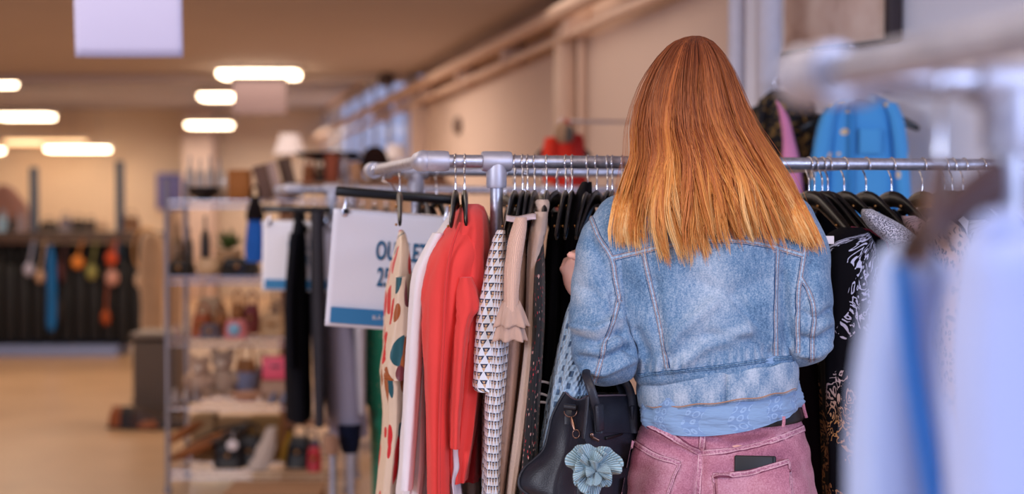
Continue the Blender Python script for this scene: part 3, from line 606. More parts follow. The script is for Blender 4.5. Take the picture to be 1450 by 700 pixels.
# ================================================================== middle rack: coat, trousers, dress (blurred)
def bgg(name, label, cat, px, parts, mat, s=0): return garment(name, label, cat, px, [(a, r, Y, hd, dict(n=40, m=44, amp=.08, folds=5), mm) for a, r, Y, hd, mm in parts], mat, s=s, o=B0, z=BZ)
bgg('black_coat', 'long black coat in front of the blurred sale sign', 'coat', 425, [('body', [(296, 418, 426, 0, .4), (320, 412, 434), (380, 406, 438), (460, 403, 440), (540, 404, 441), (590, 406, 440)], 5.58, .18, None), ('sleeve', [(330, 410, 424), (420, 403, 417), (520, 404, 418)], 5.38, .05, None)], cloth('14151c', .85))
bgg('charcoal_trousers', 'charcoal trousers hanging between the black coat and the sale sign', 'trousers', 448, [('leg', [(300, 440, 458), (400, 440, 460), (500, 442, 461), (600, 446, 458)], 5.45, .12, None), ('leg', [(310, 446, 466), (400, 450, 468), (560, 452, 466)], 5.65, .08, None)], cloth('3a3a42', .85))
bgg('grey_shirt', 'pale grey shirt strip left of the front sale sign', 'shirt', 456, [('body', [(306, 456, 463), (340, 453, 470), (420, 452, 472), (462, 454, 470)], 5.7, .14, None)], cloth('8a8494', .85))
bgg('lavender_trousers', 'lavender grey wide trousers hanging under the front sale sign', 'trousers', 488, [('leg', [(440, 460, 496), (480, 458, 505), (540, 460, 514), (590, 464, 518), (616, 470, 519)], 5.56, .10, None), ('leg', [(440, 455, 480), (480, 454, 484), (520, 455, 487), (570, 460, 492), (612, 466, 494)], 5.72, .10, None)], cloth('9c98ae', .85))
bgg('white_shirt', 'white shirt between the lavender trousers and green dress', 'shirt', 515, [('body', [(440, 500, 518), (480, 502, 517), (560, 506, 517), (585, 508, 516)], 5.5, .06, None)], cloth('c9c4cf', .85))
bgg('navy_shorts', 'navy cloth showing under the lavender trousers', 'shorts', 492, [('body', [(600, 478, 512), (620, 480, 511), (637, 483, 508)], 5.5, .10, None)], cloth('141a30', .85))
bgg('green_dotted_dress', 'emerald green dress with small pale dots behind the spotted dress', 'dress', 536, [('body', [(330, 530, 548, 0, .5), (400, 524, 552), (470, 515, 556), (560, 514, 554), (586, 524, 556), (700, 528, 556), (760, 526, 556)], 5.7, .14, None)], dots_mat('128060', 'c9b59a', 34, .14, .4))
bgg('brown_bag', 'tan paper bag hanging low on the middle rack post', 'bag', 462, [('body', [(616, 458, 476), (625, 456, 480), (638, 458, 480), (642, 460, 478)], 5.35, .05, None)], cloth('a07a64', .8))
for k in range(9):
    hanger(428+k*17, 0, .05*math.sin(k*2.3), o=B0, z=BZ, label='dark hanger in the row on the middle rack', group='hangers on the middle rack')

# ================================================================== wire shelving unit with bric-a-brac
SY = 7.1
xl = P(234, 0, SY).x; xr = P(490, 0, SY).x; SD = .42
shelf_m = plain('shelf_wire', '8d8890', .42, .8)
sh = thing('wire_shelving', 'chrome wire shelving unit loaded with bags and shoes', 'shelving', ((xl+xr)/2, SY+SD/2, 0))
for x in (xl, xr):
    for yy in (SY, SY+SD): mk('post', MB().lathe((x, yy, 0), [(.018, 0), (.018, .03), (.0125, .035), (.0125, 1.50), (.014, 1.51), (0, 1.515)], 12), shelf_m, sh)
SHZ = [P(0, yy, SY).z for yy in (284, 392, 480, 570, 668)]
for z in SHZ:
    m = MB()
    for yy in (SY, SY+SD):
        for dz in (0, -.032): m.tube([(xl, yy, z+dz), (xr, yy, z+dz)], .0045, 6)
        zz = [( xl+(xr-xl)*i/26, yy, z-(.0 if i % 2 else .032)) for i in range(27)]; m.tube(zz, .003, 5)
    for x in (xl, xr):
        for dz in (0, -.032): m.tube([(x, SY, z+dz), (x, SY+SD, z+dz)], .0045, 6)
    for i in range(1, 30): m.tube([(xl+(xr-xl)*i/30, SY, z), (xl+(xr-xl)*i/30, SY+SD, z)], .0022, 5)
    mk('wire_shelf', m, chrome, sh)
# item builders: all sit on a shelf, given by pixel x range, pixel height
def at_shelf(x0, x1, hpx, i, dy=.10):
    Y = SY+dy; a = P(x0, 0, Y).x; b = P(x1, 0, Y).x; return Vector(((a+b)/2, Y, SHZ[i]+.004)), (b-a), hpx/F*Y
def lab_thing(name, label, cat, c, group=None): return thing(name, label, cat, c, 0, group)
def handbag(label, c, w_, h, mat, strap=True, d=.10):
    t = lab_thing('handbag', label, 'bag', c)
    V = MB(); hh = h*.68 if strap else h
    prof = [(0, .92), (.08, 1.0), (.5, .98), (.85, .86), (1, .72)]
    for k in range(1):
        rings = []; m = 28
        for f, s in prof:
            for q in range(m):
                a = 2*PI*q/m; ex = math.copysign(abs(math.cos(a))**.45, math.cos(a)); ey = math.copysign(abs(math.sin(a))**.6, math.sin(a))
                rings.append((c.x+ex*w_/2*s, c.y+ey*d/2*(1.05-.55*f), c.z+hh*f))
        fs = [(i*m+q, i*m+(q+1) % m, (i+1)*m+(q+1) % m, (i+1)*m+q) for i in range(len(prof)-1) for q in range(m)]+[tuple(reversed(range(m))), tuple(range((len(prof)-1)*m, len(prof)*m))]
        V.add(rings, fs)
    mk('bag_body', V, mat, t)
    mk('flap', MB().box((c.x, c.y-d*.42, c.z+hh*.72), (w_*.72, .012, hh*.4), bev=.005), mat, t); mk('clasp', MB().ball((c.x, c.y-d*.5, c.z+hh*.56), .012, 10, 8), brass, t)
    if strap: mk('strap', MB().tube([(c.x-w_*.3, c.y, c.z+hh*.95), (c.x-w_*.26, c.y, c.z+h*.9), (c.x, c.y, c.z+h), (c.x+w_*.26, c.y, c.z+h*.9), (c.x+w_*.3, c.y, c.z+hh*.95)], .006, 8), mat, t)
def shoe(label, c, L, mat, rz=0., heel=.0, group=None):
    t = lab_thing('shoe', label, 'shoe', c, group); t.rotation_euler = (0, 0, rz)
    rows = [(-.5, .30, .34, .10), (-.42, .62, .62, .20), (-.25, .70, .62, .30), (-.05, .60, .42, .30), (.15, .74, .30, .28), (.33, .80, .25, .26), (.45, .6, .20, .2), (.5, .25, .12, .1)]
    V = []; n = 16
    for f, wd, h_, _ in rows:
        for q in range(n):
            a = 2*PI*q/n; V.append((math.cos(a)*wd*L*.19, -f*L, L*.02+max(0, heel*(.5-f)*.6)+max(0, math.sin(a))*h_*L*.62+min(0, math.sin(a))*.004))
    fs = [(i*n+q, (i+1)*n+q, (i+1)*n+(q+1) % n, i*n+(q+1) % n) for i in range(len(rows)-1) for q in range(n)]+[tuple(range(n)), tuple(reversed(range((len(rows)-1)*n, len(rows)*n)))]
    mk('upper', MB().add(V, fs), mat, t, world=False)
    mk('sole', MB().box((0, 0, .006), (L*.30, L*.98, .012), bev=.005), plain('rubber_sole', '2a2624', .7), t, world=False)
def jar(label, cat, c, w_, h, mat, prof, name, lid=None):
    t = lab_thing(name, label, cat, c); mk('vessel', MB().lathe(c, [(r*w_/2, z*h) for r, z in prof], 24), mat, t)
    if lid: mk('lid', MB().lathe(c+Vector((0, 0, h*.97)), [(w_*.3, 0), (w_*.32, .01), (w_*.1, .03), (0, .035)], 20), lid, t)
POT = [(.6, 0), (.62, .02), (.9, .3), (1, .6), (.85, .85), (.9, 1), (.75, .98), (.7, .8)]; BOWL = [(.4, 0), (.45, .08), (.8, .4), (1, 1), (.94, 1), (.7, .4), (.3, .15)]; BOT = [(.9, 0), (1, .03), (1, .55), (.8, .68), (.3, .78), (.28, .95), (.34, 1), (.2, 1)]
DISH = [(.5, 0), (.55, .2), (1, .9), (1, 1), (.9, .9), (.4, .35)]
C = lambda h, r=.6, s=.5: plain('glaze_'+h, h, r, spec=s)
def box_item(name, label, cat, c, dims, mat, ry=0., rz=0., trim=None):
    t = lab_thing(name, label, cat, c); cc = c+Vector((0, 0, dims[2]/2))
    mk('carton', MB().box(cc, dims, rz=rz, ry=ry, bev=.006), mat, t)
    mk('lid_rim', MB().box(cc+Matrix.Rotation(ry, 3, 'Y') @ Vector((0, 0, dims[2]*.42)), (dims[0]*1.04, dims[1]*1.04, dims[2]*.14), rz=rz, ry=ry, bev=.005), trim or mat, t)
def teddy(label, c, h, mat):
    t = lab_thing('soft_toy', label, 'toy', c); m = MB()
    m.ball(c+Vector((0, 0, h*.33)), (h*.28, h*.24, h*.33)).ball(c+Vector((0, -.01, h*.76)), (h*.24, h*.22, h*.22))
    for sx in (-1, 1):
        m.ball(c+Vector((sx*h*.18, 0, h*.95)), (h*.09, h*.05, h*.09), 12, 8).ball(c+Vector((sx*h*.30, -.02, h*.42)), (h*.09, h*.12, h*.17), 12, 8).ball(c+Vector((sx*h*.2, -h*.2, h*.1)), (h*.1, h*.2, h*.1), 12, 8)
    mk('toy_body', m, mat, t); mk('muzzle', MB().ball(c+Vector((0, -h*.22, h*.72)), (h*.1, h*.09, h*.08), 12, 8), C('e6d6c4', .9), t)
def S(x0, x1, h, i, dy=.10): return at_shelf(x0, x1, h, i, dy)
# top shelf
c, w_, h = S(263, 312, 18, 0); jar('wide black bowl on the top wire shelf', 'bowl', c, w_, h, C('121014', .3), BOWL, 'bowl')
for k in range(4):
    c, w_, h = S(262+14*k, 274+14*k, 62-4*(k % 2), 0, .28); jar('clear pale glass vase in the row behind the black bowl', 'vase', c, w_, h, C('b0a49c', .2, .6), BOT, 'glass_vase')
    bpy.data.objects[[o.name for o in bpy.data.objects if o.name.startswith('glass_vase')][-1]]['group'] = 'pale glass vases on the top shelf'
c, w_, h = S(325, 353, 42, 0); box_item('cardboard_box', 'ochre brown box standing on the top wire shelf', 'box', c, (w_, .12, h), C('a8672a', .7))
c, w_, h = S(362, 388, 50, 0); box_item('picture_frame', 'brown mottled frame leaning left on the top shelf', 'frame', c, (w_, .03, h), C('735548', .7), ry=-.25)
c, w_, h = S(380, 398, 54, 0, .05); box_item('picture_frame', 'pale pinkish board leaning between the two brown frames', 'frame', c, (w_*.7, .02, h), C('b59a90', .7), ry=-.25)
c, w_, h = S(395, 420, 60, 0, .15); box_item('picture_frame', 'tall dark brown frame leaning left on the top shelf end', 'frame', c, (w_*.75, .03, h), C('5e4638', .7), ry=-.25)
c, w_, h = S(312, 324, 36, 0, .2); jar('small clear glass jar beside the ochre box', 'jar', c, w_, h, C('e0cdb8', .1, .8), POT, 'glass_jar')
# second shelf
c, w_, h = S(236, 274, 22, 1); handbag('small black handbag on the second shelf left end', c, w_, h*1.3, C('17120f', .5), d=.14)
c, w_, h = S(276, 312, 24, 1, .05); jar('cream bowl on the second wire shelf', 'bowl', c, w_, h, C('d6b48c', .5), POT, 'bowl')
c, w_, h = S(312, 366, 24, 1, .08); handbag('flat wide black bag on the second shelf', c, w_, h, C('151418', .5), strap=False, d=.2)
c, w_, h = S(334, 344, 10, 1, -.0); box_item('blue_tag', 'small blue tag on the flat black bag', 'tag', c, (w_, .01, h), C('2c5a9c', .5))
for x0, x1, hh, hx, lab in ((240, 258, 70, '8a6a4a', 'tall tan vase on the second shelf by the post'), (259, 272, 66, '5a4a3e', 'brown carved vase on the second shelf'), (282, 296, 82, '33261f', 'dark brown bottle on the second shelf'), (352, 362, 70, '3d2c22', 'dark bottle beside the hanging blue bag')):
    c, w_, h = S(x0, x1, hh, 1, .24); jar(lab, 'vase', c, w_, h, C(hx, .4), BOT, 'vase')
c, w_, h = S(302, 342, 34, 1, .22); t = lab_thing('potted_plant', 'leafy artificial plant in a tan pot on the second shelf', 'plant', c)
mk('pot', MB().lathe(c, [(w_*.35, 0), (w_*.5, h), (w_*.45, h), (.01, h*.9)], 20), C('c49a70', .7), t)
m = MB()
for k in range(42):
    a = rng.uniform(0, 6.28); e = rng.uniform(.2, 1.3); L = rng.uniform(.07, .13); d = Vector((math.cos(a)*math.cos(e), math.sin(a)*math.cos(e), math.sin(e))); b = c+Vector((0, 0, h))
    s_ = d.cross(Vector((0, 0, 1))).normalized()*.014; m.add([tuple(b), tuple(b+d*L*.5+s_), tuple(b+d*L), tuple(b+d*L*.5-s_)], [(0, 1, 2, 3)])
mk('leaves', m, C('5d7138', .6), t)
# blue bag hanging off the rack end
c = P(361, 372, 6.9); t = thing('blue_tote_bag', 'bright blue bag with black top hanging in front of the shelving', 'bag', c)
mk('bag_body', drape([(306, 352, 370, 0, .8), (325, 349, 373), (350, 347, 374), (366, 347, 373), (371, 349, 371)], 6.9, .05, amp=.05, n=30, m=36), cloth('1261c4', .6), t)
mk('bag_top', drape([(278, 358, 364, 0, .5), (290, 352, 370), (308, 348, 375), (312, 350, 372)], 6.9, .06, amp=.05, n=24, m=36), cloth('1c171a', .8), t)
mk('strap', MB().tube([P(355, 295, 6.9), P(356, 270, 6.95), P(361, 262, 7.0), P(366, 270, 6.95), P(367, 295, 6.9)], .007, 8), cloth('1c171a', .8), t)
# third shelf
c, w_, h = S(240, 256, 26, 2); shoe('pale pink trainer at the left of the third shelf', c, .14, C('bb9a92', .7), .3)
for x0, x1, hh, hx, dy, lab in ((270, 299, 46, 'a04a18', .1, 'rust orange handbag on the third shelf'), (301, 322, 44, '9a5a22', .14, 'caramel handbag right of the rust one'), (276, 316, 74, 'c2a07c', .3, 'cream canvas bag behind the rust handbag'), (325, 345, 62, 'b0713a', .3, 'tan leather bag behind the pink toy'), (344, 366, 60, '7a2a2a', .28, 'dark red bag behind the beige heap'), (366, 404, 46, 'b8936a', .12, 'crumpled beige cloth bag on the third shelf right'), (380, 404, 66, '8c6a50', .3, 'brown bag at the back of the third shelf right')):
    c, w_, h = S(x0, x1, hh, 2, dy); handbag(lab, c, w_, h, C(hx, .6), d=.12)
c, w_, h = S(282, 311, 20, 2, -.0); handbag('grey domed purse at the front of the third shelf', c, w_, h, C('5f5560', .6), strap=False)
c, w_, h = S(316, 348, 26, 2, -.0); handbag('pink purse with a blue centre on the third shelf', c, w_, h, C('d27a80', .6), strap=False); mk_b = [o for o in bpy.data.objects if o.name.startswith('handbag')][-1]
mk('blue_patch', MB().ball(c+Vector((.0, -.055, h*.5)), (.03, .012, .03), 14, 8), C('7fb4d6', .5), mk_b)
# fourth shelf
for k, x0 in enumerate((238, 254, 268)): c, w_, h = S(x0, x0+14, 26, 3, -.02+.02*k); shoe('silver grey shoe in the row at the left of the fourth shelf', c, .15, C('8c8088', .4, .8), .2, group='silver shoes on the fourth shelf')
c, w_, h = S(264, 296, 58, 3, .16); teddy('cream soft toy on the left of the fourth shelf', c, h, C('bfa08c', .95))
c, w_, h = S(296, 330, 66, 3, .2); teddy('pale beige soft toy right of the cream one', c, h, C('b59c8a', .95))
c, w_, h = S(330, 362, 74, 3, .26); handbag('golden brown bag on the fourth shelf', c, w_, h, C('a66a30', .6))
c, w_, h = S(360, 380, 60, 3, .3); handbag('taupe bag behind the pink pouch', c, w_, h, C('8d7060', .6))
c, w_, h = S(371, 404, 32, 3, .08); c.z += .10; box_item('pink_box', 'bright pink box on the right of the fourth shelf', 'box', c, (w_, .09, h), C('ea5a78', .5)); c.z -= .10; mk('box_label', MB().box(c+Vector((.01, -.048, .165)), (.05, .004, .012)), C('6a3a48'), bpy.data.objects['pink_box'])
box_item('shoe_box', 'beige shoe box under the pink box', 'box', c, (w_*1.1, .12, .095), C('b08e78', .7))
c, w_, h = S(322, 372, 12, 3, .02); jar('pale apricot dish on the fourth shelf', 'dish', c, w_, h, C('d4a588', .4), DISH, 'dish')
c, w_, h = S(326, 366, 22, 3, .22); jar('blue grey bowl behind the apricot dish', 'bowl', c, w_, h*1.6, C('7f88a8', .3), BOWL, 'bowl')
for k, x0 in enumerate((376, 392)): c, w_, h = S(x0, x0+14, 14, 3, -.03); shoe('small steel blue shoe at the front of the fourth shelf', c, .11, C('7480a4', .4), 0, group='blue shoes on the fourth shelf')
# bottom shelf heap
for k, (x0, x1, hx) in enumerate(((238, 300, '8a4e1e'), (246, 316, '6a3a1c'), (256, 330, 'b0661e'), (262, 340, '1c1516'), (236, 290, '9a5a26'))):
    a = P(x0, 652-6*k, SY+.06+.05*k); b = P(x1, 628-8*k, SY+.06+.05*k); a.z = max(a.z, SHZ[4]+.02)
    t = thing('umbrella', ['orange brown', 'dark brown', 'bright amber', 'black', 'tan'][k]+' folded umbrella lying in the bottom shelf heap', 'umbrella', a)
    d = (b-a).normalized(); L = (b-a).length
    mk('folded_canopy', MB().tube([a+d*L*q for q in (0, .05, .3, .7, .95, 1)], [.004, .012, .022, .026, .016, .01], 10), C(hx, .7), t); mk('handle', MB().tube([b, b+d*.05, b+d*.07+Vector((0, 0, -.02))], .009, 8), C('2a1a12', .4), t)
for k, (x0, x1, hh, hx, lab, st_) in enumerate(((300, 346, 50, '141216', 'black slouchy handbag in the bottom shelf middle', True), (334, 372, 60, '1a171a', 'black leather bag beside the white cloth', True), (402, 440, 62, '121216', 'black bag at the right end of the bottom shelf', True), (425, 452, 50, '26305a', 'dark blue bag beside the red purse', True))):
    c, w_, h = S(x0, x1, hh, 4, .12+.05*(k % 2)); handbag(lab, c, w_, h, C(hx, .5), st_, d=.16)
c = P(329, 631, SY-.02); t = thing('price_tag', 'round white tag hanging on the black bottom shelf bag', 'tag', c); mk('tag_disc', MB().ball(c, (.028, .006, .026), 16, 10), white, t); mk('tag_string', MB().tube([c, c+Vector((.0, .02, .06))], .002, 6), white, t)
t = thing('white_scarf', 'white crumpled scarf draped over the bottom shelf', 'scarf', P(375, 660, SY)); mk('cloth_fold', drape([(606, 378, 392), (625, 370, 390), (645, 360, 386), (664, 352, 378)], SY+.05, .05, amp=.25, n=30, m=36), cloth('d8c8bc'), t)
t = thing('yellow_strap', 'mustard yellow strap hanging in the bottom heap', 'strap', P(403, 650, SY)); mk('band', MB().tube([P(412, 612, SY), P(405, 630, SY-.02), P(400, 655, SY)], .014, 8, flat=.3), cloth('9c7a1a'), t)
c, w_, h = S(434, 452, 34, 4, -.0); handbag('bright red purse at the right end of the bottom shelf', c, w_*1.1, h, C('b80f24', .5), False, d=.08)
for k, (x0, x1, y0, hx) in enumerate(((272, 306, 575, 'b08c60'), (308, 350, 580, '93704a'), (352, 398, 578, 'a07844'))):
    a = P(x0, 0, 7.45); b = P(x1, 0, 7.45); box_item('cardboard_box', ['pale cream', 'brown', 'golden brown'][k]+' box at the back of the bottom shelf', 'box', Vector(((a.x+b.x)/2, 7.42, SHZ[4]+.004)), (b.x-a.x-.006, .14, P(0, y0+8, 7.45).z-SHZ[4]-.01), C(hx, .8))
# low carton in front of the shelving, lower right
c = P(372, 700, 6.6); box_item('cardboard_box', 'open brown carton on the floor under the shelving', 'box', Vector((P(385, 0, 6.7).x, 6.75, .0)), (.42, .3, .10), C('9c7556', .8), trim=C('a88262', .8))

# ================================================================== clutter on the shelf behind the middle rack
cx = thing('wooden_shelf', 'brown wooden shelf behind the middle rack holding dark bric-a-brac', 'shelf', Vector((P(480, 0, 8.6).x, 8.6, 0)))
x0 = P(405, 0, 8.6).x; x1 = P(640, 0, 8.6).x; zt = P(0, 262, 8.6).z
mk('top_board', MB().box(((x0+x1)/2, 8.6, zt), (x1-x0, .4, .03), bev=.005), plain('brown_board', '8a6046', .6), cx)
mk('lower_board', MB().box(((x0+x1)/2, 8.6, zt-.5), (x1-x0, .4, .03), bev=.005), plain('brown_board', '8a6046', .6), cx)
mk('lower_board', MB().box(((x0+x1)/2, 8.6, .15), (x1-x0, .4, .03), bev=.005), plain('brown_board', '8a6046', .6), cx)
for xx in (x0, x1): mk('side_panel', MB().box((xx, 8.6, zt/2), (.03, .4, zt), bev=.005), plain('brown_board', '8a6046', .6), cx)
def on_top(x0_, x1_, ytop): a = P(x0_, 0, 8.55).x; b = P(x1_, 0, 8.55).x; return Vector(((a+b)/2, 8.55, zt+.016)), b-a, P(0, ytop, 8.55).z-zt-.016
for k, (a, b, yt, hx, kind, lab) in enumerate(((428, 446, 222, '8a4a26', 'bag', 'rust brown bag on the wooden shelf'), (446, 462, 226, '241a1a', 'bag', 'black bag on the wooden shelf'), (462, 478, 218, '94472a', 'box', 'terracotta box standing on the wooden shelf'), (479, 494, 226, 'a09094', 'jar', 'silver grey jar on the wooden shelf'), (496, 512, 230, 'b98a66', 'box', 'tan box on the wooden shelf'), (430, 500, 0, '', '', ''), (544, 566, 240, 'a85a34', 'box', 'orange box near the rack corner'), (570, 600, 244, 'b08460', 'box', 'light wood box behind the rack corner'), (604, 632, 242, '6a4436', 'bag', 'brown bag behind the rack elbow'))):
    if not kind: continue
    c, w_, h = on_top(a, b, yt)
    if kind == 'bag': handbag(lab, c, w_, h, C(hx, .6), d=.14)
    elif kind == 'box': box_item('storage_box', lab, 'box', c, (w_, .16, h), C(hx, .7))
    else: jar(lab, 'jar', c, w_, h, C(hx, .25, .8), POT, 'metal_jar', lid=C(hx, .25, .8))
c, w_, h = on_top(505, 556, 206); t = thing('felt_hat', 'dark brown wide brim hat on top of the wooden shelf', 'hat', c)
mk('hat_stand', MB().lathe(c, [(.06, 0), (.06, .01), (.012, .02), (.012, h*.5), (.05, h*.55), (.05, h*.6)]), C('3a2a22'), t)
mk('crown', MB().ball(c+Vector((0, 0, h*.55)), (w_*.38, w_*.38, h*.45)), cloth('2a1a18', .9), t); mk('brim', MB().lathe(c+Vector((0, 0, h*.5)), [(w_*.3, .0), (w_*.56, .006), (w_*.56, .014), (w_*.3, .02)], 28), cloth('2a1a18', .9), t)
c, w_, h = on_top(440, 510, 205); t = thing('dark_scarf', 'black scarf strung above the boxes on the wooden shelf', 'scarf', c+Vector((0, 0, h*.7)))
mk('cloth_fold', drape([(215, 420, 505), (222, 430, 512), (228, 446, 500)], 8.75, .04, amp=.2, n=20, m=40), cloth('1c1516'), t)
# white draped dust sheet / lampshades beyond, below the windows
for k, (px, yt, hw, lab) in enumerate(((410, 190, 24, 'pale round lampshade left of the windows'), (560, 205, 18, 'small white lampshade by the column'))):
    Y = 12.0; a = P(px, yt, Y); r = hw/F*Y; t = thing('lamp_shade_stand', lab, 'lamp', (a.x, Y, 0))
    mk('shade', MB().lathe((a.x, Y, a.z-r*1.2), [(r, 0), (r*.97, .005), (r*.55, r*1.2), (r*.5, r*1.2)], 28), plain('lamp_fabric', 'b4aaae', .8), t)
    mk('pole', MB().lathe((a.x, Y, 0), [(.14, 0), (.14, .02), (.015, .03), (.015, a.z-r*.6)], 16), brass, t)

# ================================================================== far left: rack of black bags
BY = 14.0
def bx(px): return P(px, 0, BY).x
bz = lambda py: P(0, py, BY).z
br = thing('bag_display_rack', 'long dark display rack at the far left with two dark blue posts', 'rack', (bx(100), BY, 0))
dkm = plain('dark_rack_paint', '1b1716', .6); bluep = plain('dark_blue_post', '22425c', .4)
mk('top_beam', MB().box(((bx(0)+bx(196))/2, BY, bz(336)), (bx(196)-bx(0)+.7, .12, .10), bev=.01), plain('brown_beam', '4e3c32', .6), br)
for px, yt in ((46, 237), (168, 228)): mk('post', MB().box((bx(px), BY, bz(yt)/2), (.07, .07, bz(yt)), bev=.008), bluep, br)
mk('centre_post', MB().box((bx(100), BY-.02, bz(420)/2), (.05, .05, bz(420)), bev=.006), plain('tan_post', '8a6a50', .6), br)
mk('back_panel', MB().box(((bx(-40)+bx(202))/2, BY+.10, (bz(345)+bz(488))/2), (bx(202)-bx(-40), .04, bz(345)-bz(488)), bev=.005), plain('black_panel', '060505', .9), br)
tag(mk('display_plinth', MB().box(((bx(-20)+bx(172))/2, BY+.0, (bz(500))/2+.03), (bx(172)-bx(-20), .5, .12), bev=.01), plain('blue_plinth', '7f8cb4', .6)), 'bluish low plinth under the rack of black bags', 'plinth')
bk = C('0a090a', .6)
for k in range(11):
    px = -8+k*20; Yb = BY-.09; wd = 19/F*Yb; t = thing('black_bag', 'black bag in the row on the far left display rack', 'bag', (P(px, 0, Yb).x, Yb, bz(480)), 0, 'black bags on the far rack')
    c = Vector((P(px, 0, Yb).x, Yb, bz(484))); H = bz(368+6*(k % 3))-bz(484)
    mk('bag_body', MB().box(c+Vector((0, 0, H/2)), (wd*.98, .12, H), bev=.03), bk, t); mk('strap', MB().tube([c+Vector((-wd*.3, 0, H*.97)), c+Vector((-wd*.2, 0, H+.12)), c+Vector((0, 0, bz(345)-bz(484))), c+Vector((wd*.2, 0, H+.12)), c+Vector((wd*.3, 0, H*.97))], .01, 6), bk, t)
SM = [(41, 382, 9, 12, 'b7b2c6', 'pale lilac tag hanging on the black bags', 'tag'), (57, 392, 8, 12, 'c9a183', 'beige tag hanging beside the lilac one', 'tag'), (110, 372, 12, 12, 'd8802c', 'rainbow orange pouch hanging on the bag rack', 'pouch'), (130, 386, 10, 14, '8f8a4a', 'olive yellow pouch on the bag rack', 'pouch'), (158, 366, 11, 13, 'c8491c', 'orange pouch high on the right of the bag rack', 'pouch'), (159, 394, 12, 14, 'c79080', 'dusty pink pouch on the bag rack', 'pouch'), (150, 450, 8, 14, 'a84a18', 'small orange tassel low on the bag rack', 'tassel'), (198, 397, 9, 14, 'cfae90', 'cream round bag hanging right of the rack', 'bag'), (87, 385, 6, 20, '54282a', 'maroon pouch right of the blue scarf', 'pouch'), (84, 440, 6, 22, '2b221f', 'brown strap bag right of the blue scarf', 'bag')]
for px, py, rw, rh, hx, lab, cat in SM:
    Yb = BY-.22; c = P(px, py, Yb); t = thing(cat if cat != 'bag' else 'small_bag', lab, cat, c); k = Yb/F
    mk('pouch_body', MB().ball(c, (rw*k*.8, .04, rh*k*.8), 16, 10), C(hx, .7), t); mk('cord', MB().tube([c+Vector((0, 0, rh*k*.7)), Vector((c.x, c.y+.165, bz(340)))], .008, 6), C(hx, .7), t)
t = thing('blue_scarf', 'bright blue scarf hanging down the black bag rack', 'scarf', P(72, 360, BY-.2)); mk('cloth_fold', drape([(348, 68, 74, 0, .7), (375, 66, 79), (420, 67, 80), (455, 66, 80), (468, 69, 77)], BY-.24, .05, amp=.1, n=30, m=32), cloth('0f66a8'), t)
for k, (a, b, yt, hx, lab) in enumerate(((-6, 8, 298, '8fb4cc', 'pale blue bag on top of the rack at the left edge'), (10, 22, 304, '241c1c', 'black bag on top of the rack'), (22, 34, 296, '9a8a90', 'silver bag on the rack left of the first post'), (54, 80, 308, '15110f', 'black bag lying right of the first blue post'), (82, 100, 300, '6f6a78', 'grey shiny bag on top of the rack middle'), (100, 118, 304, '1a1512', 'black bag right of the grey shiny bag'), (118, 134, 306, '2b2422', 'dark brown bag on the rack top'), (134, 150, 312, 'c2a283', 'beige bag on the rack top'), (172, 196, 298, '7a5230', 'brown fur bag right of the second post'))):
    xa, xb = bx(a), bx(b); handbag(lab, Vector(((xa+xb)/2, BY, bz(336)+.055)), xb-xa, bz(yt)-bz(336)-.055, C(hx, .5), True, d=.12)
t = thing('pink_coat', 'dusky pink coat hanging high beyond the bag rack at the left edge', 'coat', P(10, 260, 16)); mk('cloth_body', drape([(262, 0, 12), (272, -12, 24), (290, -20, 36), (308, -24, 40), (420, -24, 40)], 16, .12, amp=.08, n=30), cloth('a87a6c'), t)
# grey cabinet and slanted shoes right of the bag rack
a = P(188, 0, 9.5).x; b = P(252, 0, 9.5).x; zt2 = P(0, 474, 9.5).z
t = thing('ribbed_cabinet', 'grey brown ribbed cabinet standing left of the shelving', 'cabinet', ((a+b)/2, 9.6, 0))
m = MB(); n = 14
for k in range(n): m.box((a+(b-a)*(k+.5)/n, 9.6, zt2/2-.02), ((b-a)/n*.86, .34, zt2-.04), bev=.006)
m.box(((a+b)/2, 9.62, zt2/2-.02), (b-a-.01, .32, zt2-.05)); mk('ribbed_front', m, plain('taupe_board', '6f6157', .7), t); mk('top_board', MB().box(((a+b)/2, 9.6, zt2), (b-a+.02, .38, .03), bev=.004), plain('taupe_top', '85766a', .6), t)
for k, (px, py, hx, L, lab) in enumerate(((190, 606, '8f4a1c', .34, 'amber brown boot lying on the floor by the cabinet'), (206, 600, '1d1515', .34, 'black boot lying beside the amber boot'), (224, 600, '3a2218', .34, 'dark brown boot lying by the shelving post'))):
    c = P(px, py, 9.2); c.z = .003; shoe(lab, c, L, C(hx, .5), 1.3+.2*k)
for k, (px, yt, yb, w0, hx, lab) in enumerate(((215, 330, 475, 16, 'b79574', 'beige coat hanging between bag rack and shelving'), (246, 300, 470, 12, 'a98a70', 'tan dress hanging just behind the shelving'), (238, 480, 0, 0, '', ''))):
    if not lab or w0 == 0: continue
    Y = 10.5+k*.8; t = thing('hanging_coat', lab, 'coat', P(px, yt, Y)); mk('cloth_body', drape([(yt, px-4, px+4), (yt+14, px-w0, px+w0), (yb-40, px-w0, px+w0), (yb, px-w0*.9, px+w0*.9)], Y, .14, amp=.1, n=30, m=36), cloth(hx), t)
    zc = P(px, yt, Y).z+.02; m = MB().tube([(P(px, 0, Y).x, Y, .01), (P(px, 0, Y).x, Y, zc)], .012, 8); m.lathe((P(px, 0, Y).x, Y, 0), [(.16, 0), (.16, .02), (.02, .03)], 16); mk('coat_stand', m, blackp, t)
t = thing('round_mirror', 'round ring mirror standing between bag rack and shelving', 'mirror', P(205, 350, 12)); m = MB(); cc = P(208, 355, 11.0)
